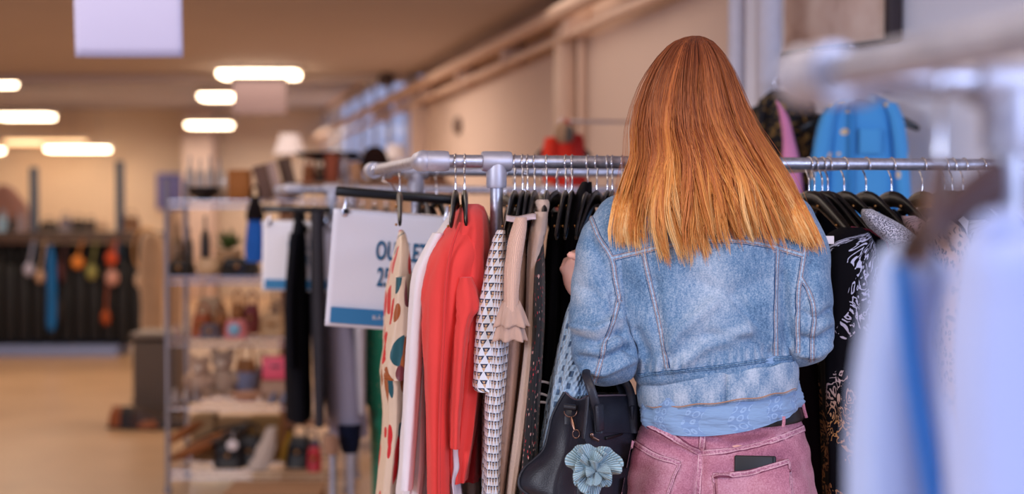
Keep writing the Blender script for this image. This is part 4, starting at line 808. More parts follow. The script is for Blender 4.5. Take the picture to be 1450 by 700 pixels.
m.tube([cc+Vector((math.cos(a_)*.10, 0, math.sin(a_)*.16)) for a_ in np.linspace(0, 2*PI, 33)[:-1]], .012, 8, closed=True); mk('mirror_ring', m, brass, t); mk('stand', MB().tube([(cc.x, cc.y, .0), (cc.x, cc.y, cc.z-.16)], .012, 8), blackp, t)

# ================================================================== things on the walls
Y = 4.95
dm = dots_mat('4aa4e6', 'f0d4a8', 13, .17, .5, .75)
t = thing('embroidered_denim_shirt', 'sky blue shirt embroidered with cream flowers hanging by the wall', 'shirt', P(1220, 130, Y))
mk('body', drape([(130, 1200, 1236, 0, .5), (142, 1182, 1258), (160, 1172, 1272), (200, 1168, 1274), (260, 1164, 1278), (330, 1160, 1282), (400, 1158, 1284)], Y, .07, amp=.06, folds=5, seed=3, n=50), dm, t)
mk('sleeve', drape([(146, 1172, 1192), (170, 1160, 1184), (210, 1151, 1178), (270, 1146, 1172), (330, 1142, 1168)], Y-.04, .05, amp=.1, folds=4, seed=5, n=40), dm, t)
mk('sleeve', drape([(146, 1248, 1270), (170, 1258, 1280), (210, 1264, 1286), (270, 1268, 1290), (330, 1270, 1293)], Y-.04, .05, amp=.1, folds=4, seed=6, n=40), dm, t)
mk('collar', MB().grid(lambda u, v_: P(1196+42*u, 133-6*math.sin(PI*u)+9*v_*(1+abs(u-.5)), Y-.09), 16, 4), cloth('8fc6ee'), t, solid=.006)
mk('chest_pocket', MB().box(P(1232, 200, Y-.085), (.07, .012, .085), bev=.004), dm, t)
mk('placket', MB().box(P(1206, 265, Y-.082), (.02, .008, .6), bev=.003), cloth('3c8cd0'), t)
hn = hanger(1215, 0, PI/2-YAW, o=Vector((P(1218, 0, Y).x, Y, 0))-RD*0, z=P(1218, 112, Y).z, label='black hanger carrying the sky blue embroidered shirt', name='clothes_hanger')
hn.location = Vector((P(1218, 0, Y).x, Y, P(1218, 116, Y).z))
b = hn.location.copy(); tag(mk('wall_peg', MB().tube([b, b+Vector((.12, .25, 0))*1.0, b+NN*1.0], .008, 8), chrome), 'steel peg arm that carries the sky blue shirt hanger', 'peg')
gm = G('gold_floral', .8); uv = gm.co('UV'); gm.color(gm.mix(gm.M('GREATER_THAN', gm.noise(uv, 42, 3, .6, .8), .56), lin('100e12'), lin('8a6a34'))); gm = gm.m
Y2 = 5.1
t = thing('floral_jacket', 'black jacket with gold floral pattern hanging by the wall behind the hair', 'jacket', P(1105, 130, Y2))
mk('body', drape([(128, 1092, 1118, 0, .5), (140, 1080, 1140), (165, 1072, 1148), (210, 1070, 1150), (260, 1070, 1150), (400, 1068, 1152)], Y2, .08, amp=.06, n=50, seed=9), gm, t)
mk('sleeve', drape([(140, 1076, 1096), (175, 1064, 1086), (230, 1056, 1080), (300, 1050, 1076)], Y2-.04, .05, amp=.1, n=36, seed=8), gm, t)
mk('sleeve', drape([(136, 1128, 1146), (150, 1134, 1154), (200, 1134, 1156), (300, 1134, 1154)], Y2-.04, .05, amp=.1, n=36, seed=4), gm, t)
q = Vector((P(1105, 0, Y2).x, Y2, P(1105, 116, Y2).z)); hn = hanger(1105, 0, PI/2-YAW, z=q.z, label='black hanger carrying the black and gold floral jacket'); hn.location = q
tag(mk('wall_peg', MB().tube([q, q+NN*.6], .008, 8), chrome), 'steel peg arm behind the gold floral jacket', 'peg')
t = thing('pink_scarf', 'pink scarf hanging over the black and gold jacket', 'scarf', P(1115, 145, Y2-.15)); mk('cloth_fold', drape([(143, 1099, 1103, 0, .6), (165, 1104, 1116), (200, 1108, 1126), (240, 1108, 1134), (290, 1112, 1138), (330, 1114, 1136)], Y2-.17, .03, amp=.15, n=40, m=40, folds=4), cloth('e08ab4', .6), t)
# framed canvas on the turned wall
cvm = G('canvas_print', .7); v = cvm.co(); cvm.color(cvm.ramp(cvm.noise(v, 3.2, 4, .6), [(.32, 'a87a66'), (.46, 'e0c0ae'), (.65, 'f0d8c8')])); cvm = cvm.m
def nwall(px, off):
    k = (px-725)/F; b_ = K0+NN*off; return (k*b_.y-b_.x)/(ND.x-k*ND.y)
a0 = nwall(1112, -.05); a1 = nwall(1258, -.05); za = P(1112, 76, NW(a0, 0, -.05).y).z; zb = P(1258, 57, NW(a1, 0, -.05).y).z; zc = (za+zb)/2
t = thing('framed_canvas', 'brown and beige canvas picture with a dark edge on the bluish wall', 'picture', NW((a0+a1)/2, zc, -.05))
mk('canvas', MB().box(NW((a0+a1)/2, zc+.24, -.04), (abs(a1-a0), .04, .48), rz=NYAW, bev=.004), cvm, t)
mk('frame_edge', MB().box(NW(a1+.012, zc+.24, -.045), (.03, .06, .50), rz=NYAW, bev=.004).box(NW((a0+a1)/2, zc-.006, -.045), (abs(a1-a0)+.02, .06, .016), rz=NYAW, bev=.003), plain('dark_frame', '33262a', .5), t)
for q in (.3, .7): mk('frame_clip', MB().ball(NW(a0+(a1-a0)*q, zc-.012, -.075), .010, 10, 8), chrome, t)
# red jacket with a tan hat by the far wall
Y = 6.6; t = thing('red_jacket', 'bright orange red jacket hanging by the cream wall above the rail', 'jacket', P(798, 185, Y))
rm = cloth('e0301c', .7)
mk('body', drape([(190, 788, 812, 0, .6), (200, 780, 818), (215, 778, 822), (250, 782, 826), (300, 784, 830)], Y, .06, amp=.1, n=40, seed=3), rm, t)
mk('sleeve', drape([(195, 772, 790), (208, 769, 786), (222, 768, 786), (260, 770, 788)], Y-.05, .04, amp=.1, n=30, seed=4), cloth('ee3a1e', .7), t)
mk('sleeve', drape([(190, 812, 824), (200, 812, 827), (225, 812, 828), (262, 812, 832)], Y-.05, .04, amp=.1, n=30, seed=5), cloth('b01c1a', .7), t)
q = Vector((P(798, 0, Y).x, Y, P(798, 172, Y).z)); hn = hanger(798, 0, PI/2-YAW, z=q.z, label='black hanger carrying the bright red jacket by the wall', w=.12); hn.location = q
tag(mk('wall_peg', MB().tube([q, q+RD*.95], .008, 8), chrome), 'steel peg arm behind the red jacket', 'peg')
t = thing('knitted_hat', 'tan and grey knitted hat perched on the red jacket hanger', 'hat', P(798, 190, Y-.1)); mk('crown', MB().ball(P(797, 188, Y-.12), (.036, .04, .048), 20, 14), cloth('b08a6a', .9), t); mk('ear_flap', MB().ball(P(806, 190, Y-.14), (.02, .03, .04), 16, 10), cloth('5c544e', .9), t); mk('bobble', MB().ball(P(802, 174, Y-.12), .018, 14, 10), cloth('b5584a', .9), t)

# ================================================================== close foreground: brown hanger and pale shirts
hb = hanger(1322, 0, -.55, o=FG, z=RZ, label='brown wooden hanger out of focus on the close rack', mat=wood_dark, w=.19, drop=.05); hb.location = P(1322, 118, 1.02); hb.location.z = RZ
hb.location = FG + RD*t_at(1330, 0, FG) + Vector((0, 0, RZ))
pale = cloth('b6c8f2', .8, .05); pale2 = cloth('bfcbf5', .8, .04); stripe = cloth('1878cc', .8)
t = thing('pale_blue_shirt', 'out of focus pale blue shirt with a dark blue stripe close at right', 'shirt', P(1290, 350, 1.1))
mk('body', drape([(340, 1268, 1300, 0, .4), (356, 1246, 1325, 0, .8), (385, 1234, 1345), (440, 1224, 1333), (520, 1210, 1330), (620, 1203, 1340), (720, 1199, 1350), (820, 1196, 1350)], 1.14, .09, amp=.05, folds=6, seed=2), pale, t)
mk('placket_stripe', MB().tube([P(x, y, 1.035) for x, y in [tuple(q_) for q_ in crom([(1276, 372), (1282, 430), (1290, 500), (1304, 580), (1318, 660), (1330, 740)], 30)]], .0062, 10, flat=.5), stripe, t)
t = thing('pale_lilac_shirt', 'out of focus pale lilac shirt filling the lower right corner', 'shirt', P(1400, 340, 1.0))
mk('body', drape([(318, 1390, 1440, 0, .4), (336, 1366, 1475, 0, .8), (365, 1354, 1500), (430, 1346, 1520), (520, 1340, 1530), (700, 1340, 1540), (820, 1340, 1540)], .98, .08, amp=.04, folds=5, seed=6), pale2, t)
mk('collar', MB().tube([P(1385, 330, .93), P(1400, 318, .92), P(1430, 314, .93), P(1460, 324, .95)], .008, 10, flat=.5), pale2, t)
h2 = hanger(1420, 0, -.9, o=FG, z=RZ, label='second brown hanger carrying the lilac shirt at the right edge', mat=wood_dark, w=.19, drop=.05)

# ================================================================== the woman
YC = 2.95
wr = Vector((P(1010, 0, YC).x, YC, 0))
woman = thing('person', 'woman seen from behind with long red hair, washed denim jacket and pink jeans', 'person', wr)
# --- body (skin): one continuous surface
skin = G('skin', .5, spec=.4); skin.b.inputs['Subsurface Weight'].default_value = .1; skin.b.inputs['Subsurface Radius'].default_value = (.02, .008, .004)
v = skin.co(); skin.color(skin.ramp(skin.noise(v, 30, 3), [(.3, 'e6a896'), (.7, 'f4c0b0')])); skin = skin.m
HC = P(979, 136, 2.965)                      # head centre
def px3(x, y, Y): return P(x, y, Y)
m = MB()
m.ball(HC+Vector((0, 0, .015)), (.064, .088, .086), 28, 20); m.ball(HC+Vector((0, .03, -.045)), (.056, .068, .075), 24, 16)          # skull, jaw
m.ball(HC+Vector((0, .105, -.022)), (.011, .016, .02), 12, 10); m.ball(HC+Vector((0, .088, -.095)), (.02, .016, .016), 12, 10)           # nose, chin
for sx in (-1, 1): m.ball(HC+Vector((sx*.066, 0, -.01)), (.008, .018, .028), 12, 10); m.ball(HC+Vector((sx*.028, .088, .018)), (.022, .008, .006), 10, 8)
m.tube([HC+Vector((0, -.01, -.05)), HC+Vector((0, -.01, -.13)), P(990, 290, YC)], [.052, .05, .06], 20)
pel = P(1020, 660, YC); chest = P(1000, 380, YC)
m.ball(chest, (.15, .095, .17), 28, 18); m.ball(P(1010, 500, YC), (.125, .085, .14), 24, 16); m.ball(pel, (.165, .11, .13), 28, 18)
m.tube([P(890, 325, YC), P(1000, 300, YC), P(1105, 325, YC)], [.05, .06, .05], 16)
LA = [P(888, 325, YC), P(856, 410, 2.93), P(862, 495, 2.92), P(842, 445, 2.98), P(830, 420, 2.97)]
RA = [P(1108, 325, YC), P(1128, 410, 2.93), P(1132, 480, 2.93), P(1110, 465, 3.06), P(1095, 440, 3.17)]
for A in (LA, RA): m.tube(crom([tuple(q) for q in A], 30).tolist(), np.interp(np.linspace(0, 1, 30), [0, .25, .5, .75, 1], [.05, .042, .038, .034, .024]), 16)
def hand(m, w_, fdir, side, palm, curl):      # wrist, forward dir, side dir (thumb side), palm normal
    w_ = Vector(w_); f = Vector(fdir).normalized(); s_ = Vector(side).normalized(); n_ = Vector(palm).normalized()
    R = Matrix((s_, f, n_)).transposed(); m.ball(w_+f*.045, (.037, .046, .015), 18, 12, R=R)
    for k, (o_, L, r) in enumerate(((.028, .066, .0082), (.010, .074, .0086), (-.009, .070, .0082), (-.027, .056, .0074))):
        b = w_+f*.080+s_*o_; pts = [w_+f*.05+s_*o_*.8, b]; d = f.copy(); ax = s_
        for j, seg_ in enumerate((.42, .33, .25)):
            d = Matrix.Rotation(curl[j], 3, ax) @ d; b = b+d*L*seg_*1.15; pts.append(b.copy())
        m.tube(pts, [r*1.05, r*1.1, r*1.05, r*.95, r*.8], 10); m.ball(pts[-1], r*.82, 10, 8); [m.ball(q, r*1.08, 10, 8) for q in pts[1:4]]
    t0 = w_+f*.022+s_*.028; t1 = t0+(s_*.6+f*.6+n_*.35).normalized()*.034; t2 = t1+(f*.9+n_*.5-s_*.1).normalized()*.028; t3 = t2+(f*.6+n_*.8-s_*.4).normalized()*.02
    m.tube([t0, t1, t2, t3], [.012, .0105, .0095, .0075], 10); m.ball(t3, .0075, 10, 8); m.ball(t1, .0108, 10, 8)
hand(m, P(831, 424, 2.96), (-.34, .22, .85), (.55, -.45, .4), (-.8, -.35, .0), (-.9, -1.2, -.9))
hand(m, P(1095, 440, 3.16), (-.3, .7, .5), (-.8, -.3, 0), (0, -.4, -.8), (-.7, -.9, -.7))
for sx in (-1, 1):
    hp = pel+Vector((sx*.085, 0, -.07)); kn_ = Vector((hp.x+sx*.01, YC+.01, .49)); an = Vector((hp.x+sx*.015, YC+.0, .09))
    m.tube([hp, hp.lerp(kn_, .5), kn_, kn_.lerp(an, .35), an], [.085, .075, .052, .052, .036], 20)
    m.ball(an+Vector((0, .06, -.045)), (.042, .12, .035), 18, 12)
body = remesh(m, 'body', skin, woman, .0042, 3)
# eyes and mouth (turned away)
mk('lips', MB().ball(HC+Vector((0, .096, -.064)), (.022, .008, .007), 14, 8), plain('lip_skin', 'b8605c', .4), woman)
for sx in (-1, 1):
    e = mk('eye', MB().ball(HC+Vector((sx*.028, .082, .004)), .0115, 14, 10), plain('eye_white', 'eceae6', .15), woman); mk('iris', MB().ball(HC+Vector((sx*.028, .0905, .004)), (.005, .0035, .005), 12, 8), plain('iris_green', '4a5a3c', .1), e)
# shoes below the frame
for sx in (-1, 1):
    c = Vector((pel.x+sx*.10, YC+.05, .045)); mk('shoe', MB().ball(c, (.052, .145, .045), 20, 12).box(c-Vector((0, 0, .033)), (.095, .28, .022), bev=.01), plain('white_leather', 'd8d4d0', .5), woman)

# --- denim jacket
dn = G('washed_denim', .85, sheen=.15, spec=.2); v = dn.co()
big = dn.noise(v, 9, 4, .6); fine = dn.noise(v, 330, 2, .7); sl = dn.noise(dn.co('Object', (1, 1, .25)), 160, 2, .6)
wear = dn.n('ShaderNodeAttribute', attribute_name='wear').outputs['Fac']
f_ = dn.M('ADD', dn.M('MULTIPLY', big, .40), dn.M('ADD', dn.M('MULTIPLY', fine, .55), dn.M('ADD', dn.M('MULTIPLY', sl, .25), dn.M('MULTIPLY', wear, .42))))
dn.color(dn.ramp(f_, [(.36, '28496f'), (.58, '6487aa'), (.90, 'bccada')])); dn.bump(dn.M('ADD', fine, sl), .35, .0015); dn = dn.m
m = MB()
drape([(268, 955, 1020, 0, .55), (280, 935, 1045, 0, .62), (296, 900, 1088, 0, .75), (314, 872, 1112, 0, .86), (335, 862, 1126, 0, .95), (370, 864, 1132, 0, 1.0), (410, 868, 1134, 0, 1.02), (450, 874, 1133, -.01, 1.02), (490, 888, 1132, -.01, 1.0), (515, 896, 1131, -.01, .98), (526, 900, 1131, -.01, .99), (534, 906, 1126, -.01, .90)], YC, .118, n=60, m=72, amp=.012, folds=6, sup=2.3, tilt=-10, mb=m)
LS = [(886, 320, YC, .066), (867, 350, 2.945, .068), (854, 400, 2.93, .062), (850, 450, 2.91, .060), (856, 492, 2.895, .064), (862, 504, 2.905, .062), (858, 490, 2.955, .054), (846, 462, 2.985, .047), (838, 436, 3.00, .040)]
RS = [(1110, 325, YC, .068), (1120, 352, 2.945, .072), (1126, 400, 2.93, .071), (1131, 445, 2.92, .070), (1133, 472, 2.92, .066), (1124, 480, 2.97, .058), (1112, 472, 3.04, .050), (1100, 455, 3.12, .042)]
TM = m; SLM = []
for A in (LS, RS):
    m = MB(); q = crom([(*tuple(P(a, b, c)), d) for a, b, c, d in A], 46); m.tube([tuple(r[:3]) for r in q], q[:, 3], 32)
    m.ball(q[0, :3], q[0, 3], 24, 16); SLM.append(m)
m = TM
jk = remesh(m, 'denim_jacket', dn, woman, .005, 7)
def crease(poly, wpx, amp, fade=True):
    global D
    d = seg_dist(X, Yp, poly); D += 2.4*amp*np.exp(-(d/wpx)**2)*back
SEAMS_J = {'yoke': [(866, 366), (905, 357), (960, 345), (1020, 340), (1080, 346), (1138, 362)], 'left_back': [(912, 360), (920, 400), (932, 450), (941, 500), (945, 522)], 'right_back': [(1101, 350), (1099, 400), (1098, 450), (1099, 504)],
           'armhole_l': [(836, 306), (848, 336), (866, 366), (872, 400), (878, 428)], 'armhole_r': [(1146, 318), (1140, 345), (1138, 362), (1134, 390), (1130, 425), (1130, 500)],
           'sleeve_l': [(877, 418), (870, 450), (857, 485), (850, 515), (842, 541)], 'sleeve_r': [(1134, 394), (1148, 420), (1153, 450), (1150, 480), (1150, 512)]}
def shape_denim(ob):
    global co, no, X, Yp, back, D, g_
    me = ob.data; co = cos_of(me); no = nor_of(me); X, Yp = proj(co); back = np.clip(-no[:, 1]*2, 0, 1); D = np.zeros(len(co))
    for poly, wd, am in (([(812, 478), (845, 486), (880, 468)], 6, -.006), ([(812, 462), (845, 468), (878, 450)], 7, .005), ([(820, 508), (850, 512), (892, 492)], 6, -.006), ([(826, 524), (856, 528), (896, 510)], 5, .004), ([(868, 420), (876, 452), (896, 500)], 6, -.005),
                         ([(815, 405), (840, 415), (862, 440)], 8, -.003), ([(838, 340), (852, 372), (862, 402)], 8, -.003), ([(1178, 440), (1158, 452), (1138, 444)], 6, -.005), ([(1180, 468), (1158, 484), (1136, 480)], 6, -.005), ([(1176, 490), (1156, 502), (1134, 500)], 5, .004), ([(1150, 375), (1146, 410), (1134, 440)], 7, -.003),
                         ([(930, 520), (960, 470), (1010, 430)], 10, .004), ([(955, 522), (1000, 490), (1060, 470)], 9, .004), ([(940, 500), (930, 450), (926, 400)], 9, -.0035), ([(1095, 500), (1075, 460), (1040, 420)], 9, -.004), ([(1118, 480), (1110, 430), (1108, 390)], 8, -.0035), ([(1090, 505), (1060, 480), (1000, 476)], 8, -.003), ([(900, 470), (915, 500), (918, 525)], 6, -.004), ([(980, 400), (1030, 415), (1080, 400)], 14, -.003)):
        crease(poly, wd, am)
    bandtop = lambda x: 533-(x-903)*(533-505)/(1129-903)
    dy = bandtop(X)-Yp; g_ = np.exp(-((dy-9)/10.)**2); D += g_*.0022*(np.sin(X*.52)+.7*np.sin(X*.83+1))*back*(X > 900)*(X < 1132)
    D += .0020*np.sin(co[:, 0]*46+co[:, 2]*31+np.sin(co[:, 2]*23)*1.5)*np.sin(co[:, 2]*27-co[:, 0]*18)
    D += .0012*np.sin(co[:, 2]*85+co[:, 0]*40+2*np.sin(co[:, 0]*50))
    co2 = co+no*D[:, None]; me.vertices.foreach_set('co', co2.astype(np.float32).ravel())
    W = np.zeros(len(co))
    for k, pl in SEAMS_J.items():
        d = seg_dist(X, Yp, pl); W = np.maximum(W, np.exp(-(d/7.)**2)*.5*(.55+.45*np.sin((X+Yp)*.9)))
    W = np.maximum(W, g_*.45*(.5+.5*np.sin(X*.5))*(X > 900)*(X < 1132))
    for poly, wd, am in (([(815, 470), (845, 476), (880, 458)], 5, .5), ([(950, 515), (1000, 482), (1060, 462)], 10, .4), ([(1000, 380), (1010, 440), (1000, 480)], 40, .35), ([(822, 360), (818, 420)], 14, .35)): W = np.maximum(W, am*np.exp(-(seg_dist(X, Yp, poly)/wd)**2))
    at = me.attributes.new('wear', 'FLOAT', 'POINT'); at.data.foreach_set('value', W.astype(np.float32)); me.update()
shape_denim(jk)
sleeves = [remesh(q_, 'sleeve', dn, jk, .0045, 5) for q_ in SLM]
for o_ in sleeves: shape_denim(o_)
def bvh_of(o):
    vs = []; fs = []
    for ob in (o if isinstance(o, list) else [o]):
        b = len(vs); vs += [Vector(q) for q in cos_of(ob.data)]; fs += [tuple(i+b for i in p.vertices) for p in ob.data.polygons]
    return BVHTree.FromPolygons(vs, fs)
CAMP = Vector((0, 0, CAMH))
def hit(bvh, x, y):
    d = (P(x, y, 3)-CAMP).normalized(); h = bvh.ray_cast(CAMP, d)
    return (h[0], h[1]) if h[0] is not None else (None, None)
def strip(name, bvh, pl, width, mat, parent, n=80, lift=.0016, th=.0016, smooth=True):
    q = crom(pl, n) if smooth else np.array([np.array(pl[0])*(1-t)+np.array(pl[1])*t for t in np.linspace(0, 1, n)])
    H = [hit(bvh, x, y) for x, y in q]; H = [(a, b) for a, b in H if a is not None and b is not None]
    if len(H) < 4: return None
    # drop jumps
    K = [H[0]]
    for a, b in H[1:]:
        if (a-K[-1][0]).length < .03: K.append((a, b))
    H = K; pts = [a for a, b in H]; V = []; UV = []; L = 0
    for i, (a, b) in enumerate(H):
        nb = (H[max(i-1, 0)][1]+b+H[min(i+1, len(H)-1)][1]).normalized(); T = (pts[min(i+1, len(pts)-1)]-pts[max(i-1, 0)]).normalized(); s_ = T.cross(nb).normalized()
        if i: L += (pts[i]-pts[i-1]).length
        for u, hgt in ((-.5, -.002), (-.47, lift*.9), (-.2, lift*1.1), (0, lift*1.15), (.2, lift*1.1), (.47, lift*.9), (.5, -.002)):
            V.append(tuple(a+s_*u*width+nb*hgt)); UV.append((u+.5, L))
    n_ = len(H); fs = [(i*7+k, (i+1)*7+k, (i+1)*7+k+1, i*7+k+1) for i in range(n_-1) for k in range(6)]
    return mk(name, MB().add(V, fs, UV), mat, parent)
def seam_mat(base_lo, base_hi, thread, rows=(.22, .78), edge='48688c'):
    g = G('stitched_seam', .85, spec=.2); x, y, _ = g.xyz(g.co('UV')); v = g.co()
    c = g.ramp(g.noise(v, 220, 3, .7), [(.38, base_lo), (.62, base_hi)])
    lad = g.M('SINE', g.M('MULTIPLY', g.M('ADD', y, g.M('MULTIPLY', g.noise(v, 60, 1), .006)), 900.)); c = g.mix(g.M('MULTIPLY', g.M('GREATER_THAN', lad, .2), .22), c, lin(base_lo))
    e = g.M('GREATER_THAN', g.M('ABSOLUTE', g.M('SUBTRACT', x, .5)), .41); c = g.mix(e, c, lin(edge))
    on = None
    for r in rows:
        q = g.M('LESS_THAN', g.M('ABSOLUTE', g.M('SUBTRACT', x, r)), .075); on = q if on is None else g.M('MAXIMUM', on, q)
    dash = g.M('LESS_THAN', g.M('FRACT', g.M('MULTIPLY', y, 330.)), .74)
    c = g.mix(g.M('MULTIPLY', on, dash), c, lin(thread)); g.color(c); g.bump(g.M('MULTIPLY', on, dash), .5, .001); return g.m
jb = bvh_of([jk]+sleeves); sm = seam_mat('6f92b4', 'b3c4d6', '8f5e48', rows=(.24, .76), edge='2c4a70')
for k, pl in SEAMS_J.items(): strip('stitched_seam', jb, pl, .0115 if k != 'yoke' else .0135, sm, jk, n=110)
# waistband
m = MB()
def bandfn(u, v_):
    a = -PI*.5+2*PI*u; ex = math.copysign(abs(math.cos(a))**(2/2.3), math.cos(a)); ey = math.copysign(abs(math.sin(a))**(2/2.3), math.sin(a))
    out = .985+.018*math.sin(PI*v_)+.006*math.sin(a*9)
    cx_ = P(1016, 520, YC-.01); hw = .1575; yy = 519+v_*42; c = P(1016, yy, YC-.01)
    return Vector((c.x+ex*hw*out, YC-.01+ey*.116*out, c.z + ex*(13.5/F*YC) + .0015*math.sin(a*14+v_*3)))
m.grid(bandfn, 120, 14); wb = mk('jacket_waistband', m, dn, jk, solid=.005)
strip('waistband_seam', bvh_of([jk, wb]), [(904, 532), (960, 526), (1016, 520), (1072, 512), (1128, 505)], .0075, seam_mat('3f648a', '7d9dbc', '3a4658', rows=(.5,), edge='2c4868'), jk, n=110, lift=.0022)
at = wb.data.attributes.new('wear', 'FLOAT', 'POINT'); cw = cos_of(wb.data); at.data.foreach_set('value', (.30+.25*np.sin(cw[:, 0]*120)*np.sin(cw[:, 2]*70)).astype(np.float32))
th_m = plain('copper_thread', 'b08468', .6)
for v_ in (.93,): mk('waistband_stitching', MB().tube([bandfn(u, v_)+Vector((0, -.0035 if math.sin(-PI/2+2*PI*u) < 0 else .0035, 0)) for u in np.linspace(0, 1, 121)[:-1]], .0012, 6, closed=True), th_m, jk)
mk('jacket_collar', drape([(258, 952, 1022), (266, 940, 1034), (278, 928, 1050), (288, 926, 1054)], YC, .085, n=20, m=50, amp=.01), dn, jk)
for A, px_ in ((LS, 0), (RS, 1)):
    q = crom([(*tuple(P(a, b, c)), d) for a, b, c, d in A], 46)[-5:]; mk('cuff', MB().tube([tuple(r[:3]) for r in q], q[:, 3]+.003, 28), dn, jk)

# --- blouse
bl = G('pale_blue_cotton', .8, sheen=.2); v = bl.co(); uv = bl.co('UV')
d1 = bl.vor(uv, 62, .3); ring = bl.M('LESS_THAN', bl.M('ABSOLUTE', bl.M('SUBTRACT', d1.outputs['Distance'], .34)), .07)
stp = bl.M('GREATER_THAN', bl.M('SINE', bl.M('MULTIPLY', bl.xyz(uv)[0], 95.)), .1); lace = bl.M('MULTIPLY', ring, stp)
bl.color(bl.mix(bl.M('MULTIPLY', lace, .55), bl.mix(stp, lin('86a6cc'), lin('7d9dc8')), lin('a8c8ea'))); bl.bump(bl.M('ADD', lace, bl.M('MULTIPLY', bl.noise(bl.co('Object', (1, 1, 4)), 13, 3), 5.)), .5, .004); bl = bl.m
top_ = mk('blouse', drape([(500, 912, 1122), (540, 910, 1128), (556, 908, 1131), (570, 906, 1134), (580, 908, 1135), (588, 911, 1133)], YC-.005, .118, n=36, m=96, amp=.03, folds=9, tilt=-12, sag=16, seed=4), bl, woman)

# --- jeans
jn = G('pink_denim', .85, sheen=.15, spec=.2); v = jn.co(); fine = jn.noise(v, 330, 2, .7); big = jn.noise(v, 10, 4, .6)
wear = jn.n('ShaderNodeAttribute', attribute_name='wear').outputs['Fac']
jn.color(jn.ramp(jn.M('ADD', jn.M('MULTIPLY', big, .6), jn.M('ADD', jn.M('MULTIPLY', fine, .5), jn.M('MULTIPLY', wear, .4))), [(.38, '8c4f66'), (.58, 'b8798c'), (.85, 'dbaab8')])); jn.bump(jn.M('ADD', fine, jn.noise(v, 700, 1)), .3, .001); jn = jn.m
m = MB()
drape([(560, 928, 1116, 0, .92), (575, 920, 1126, 0, .94), (592, 911, 1134, 0, .98), (620, 900, 1142, 0, 1.06), (650, 890, 1149, 0, 1.12), (690, 882, 1157, 0, 1.15), (730, 878, 1160, 0, 1.12), (770, 876, 1162, 0, 1.0), (800, 880, 1160, 0, .9)], YC, .112, n=60, m=80, amp=.0, sup=2.35, mb=m)
bc = P(955, 705, 2.905); m.ball(bc, (.088, .1, .11), 24, 18); bc = P(1085, 705, 2.905); m.ball(bc, (.088, .1, .11), 24, 18)
for sx in (-1, 1):
    hp = P(1019+sx*70, 770, YC); kn_ = Vector((hp.x+sx*.012, YC+.01, .48)); an = Vector((hp.x+sx*.012, YC+.01, .10))
    m.tube([hp+Vector((0, 0, .03)), hp, hp.lerp(kn_, .45), kn_, kn_.lerp(an, .5), an], [.095, .1, .09, .074, .07, .07], 32)
js = remesh(m, 'pink_jeans', jn, woman, .006, 9)
me = js.data; co = cos_of(me); no = nor_of(me); X, Yp = proj(co); back = np.clip(-no[:, 1]*2, 0, 1); D = np.zeros(len(co))
for poly, wd, am in (([(992, 640), (990, 720)], 7, -.006), ([(905, 612), (950, 632), (985, 645)], 8, -.003), ([(1000, 640), (1060, 632), (1130, 612)], 8, -.003), ([(1010, 618), (1040, 630), (1090, 622)], 9, -.005), ([(1005, 605), (1030, 616), (1060, 612)], 6, .004), ([(912, 600), (940, 618), (980, 630)], 8, .003)): crease(poly, wd, am)
D += .002*np.sin(co[:, 0]*55+co[:, 2]*33)*np.sin(co[:, 2]*41-co[:, 0]*12)+.0011*np.sin(co[:, 2]*140+co[:, 0]*60+2*np.sin(co[:, 0]*60))
me.vertices.foreach_set('co', (co+no*D[:, None]).astype(np.float32).ravel())
SEAMS = [[(908, 597), (935, 610), (965, 627), (992, 642)], [(992, 642), (1040, 638), (1090, 626), (1140, 606)], [(996, 606), (993, 640), (988, 700), (986, 760)]]
PK = [[(895, 624), (925, 644), (962, 658)], [(962, 658), (952, 682), (942, 712)], [(895, 624), (889, 665), (884, 705)], [(1010, 674), (1060, 670), (1117, 654)], [(1010, 674), (1013, 700), (1016, 740)], [(1117, 654), (1120, 690), (1122, 730)]]
W = np.zeros(len(co))
for pl in SEAMS+PK: W = np.maximum(W, .5*np.exp(-(seg_dist(X, Yp, pl)/6.)**2)*(.6+.4*np.sin((X+Yp)*.9)))
at = me.attributes.new('wear', 'FLOAT', 'POINT'); at.data.foreach_set('value', W.astype(np.float32)); me.update()
jsb = bvh_of(js); psm = seam_mat('9c6078', 'd6a2b2', 'd8b0b8', edge='7c4258')
for pl in SEAMS: strip('stitched_seam', jsb, pl, .014, psm, js, n=90, lift=.0022)
# back pockets: a raised patch each, with stitched hems
def patch(name, bvh, poly4, mat, parent, nu=26, nv=24, lift=.003):
    a, b, c, d = [np.array(q, float) for q in poly4]   # tl,tr,br,bl
    V = []; UV = []; 
    for i in range(nu+1):
        for j in range(nv+1):
            u = i/nu; v_ = j/nv; q = (a*(1-u)+b*u)*(1-v_)+(d*(1-u)+c*u)*v_; h_, n_ = hit(bvh, q[0], q[1])
            if h_ is None: h_ = P(q[0], q[1], 2.86); n_ = Vector((0, -1, 0))
            e = 0 if (i in (0, nu) or j in (0, nv)) else lift; V.append(tuple(h_+n_*(e-.001 if e == 0 else e))); UV.append((u, v_))
    w_ = nv+1; fs = [(i*w_+j, i*w_+j+1, (i+1)*w_+j+1, (i+1)*w_+j) for i in range(nu) for j in range(nv)]
    o = mk(name, MB().add(V, fs, UV), mat, parent); at = o.data.attributes.new('wear', 'FLOAT', 'POINT'); at.data.foreach_set('value', [.15]*len(V)); return o
p1 = patch('back_pocket', jsb, [(895, 624), (962, 658), (942, 720), (880, 700)], jn, js); p2 = patch('back_pocket', jsb, [(1010, 672), (1117, 654), (1122, 745), (1016, 760)], jn, js, lift=.0105)
for pl in PK[:2]: strip('pocket_stitching', jsb, pl, .012 if pl is PK[0] else .007, psm, p1, n=70, lift=.0045)
jsb2 = bvh_of([js, p2])
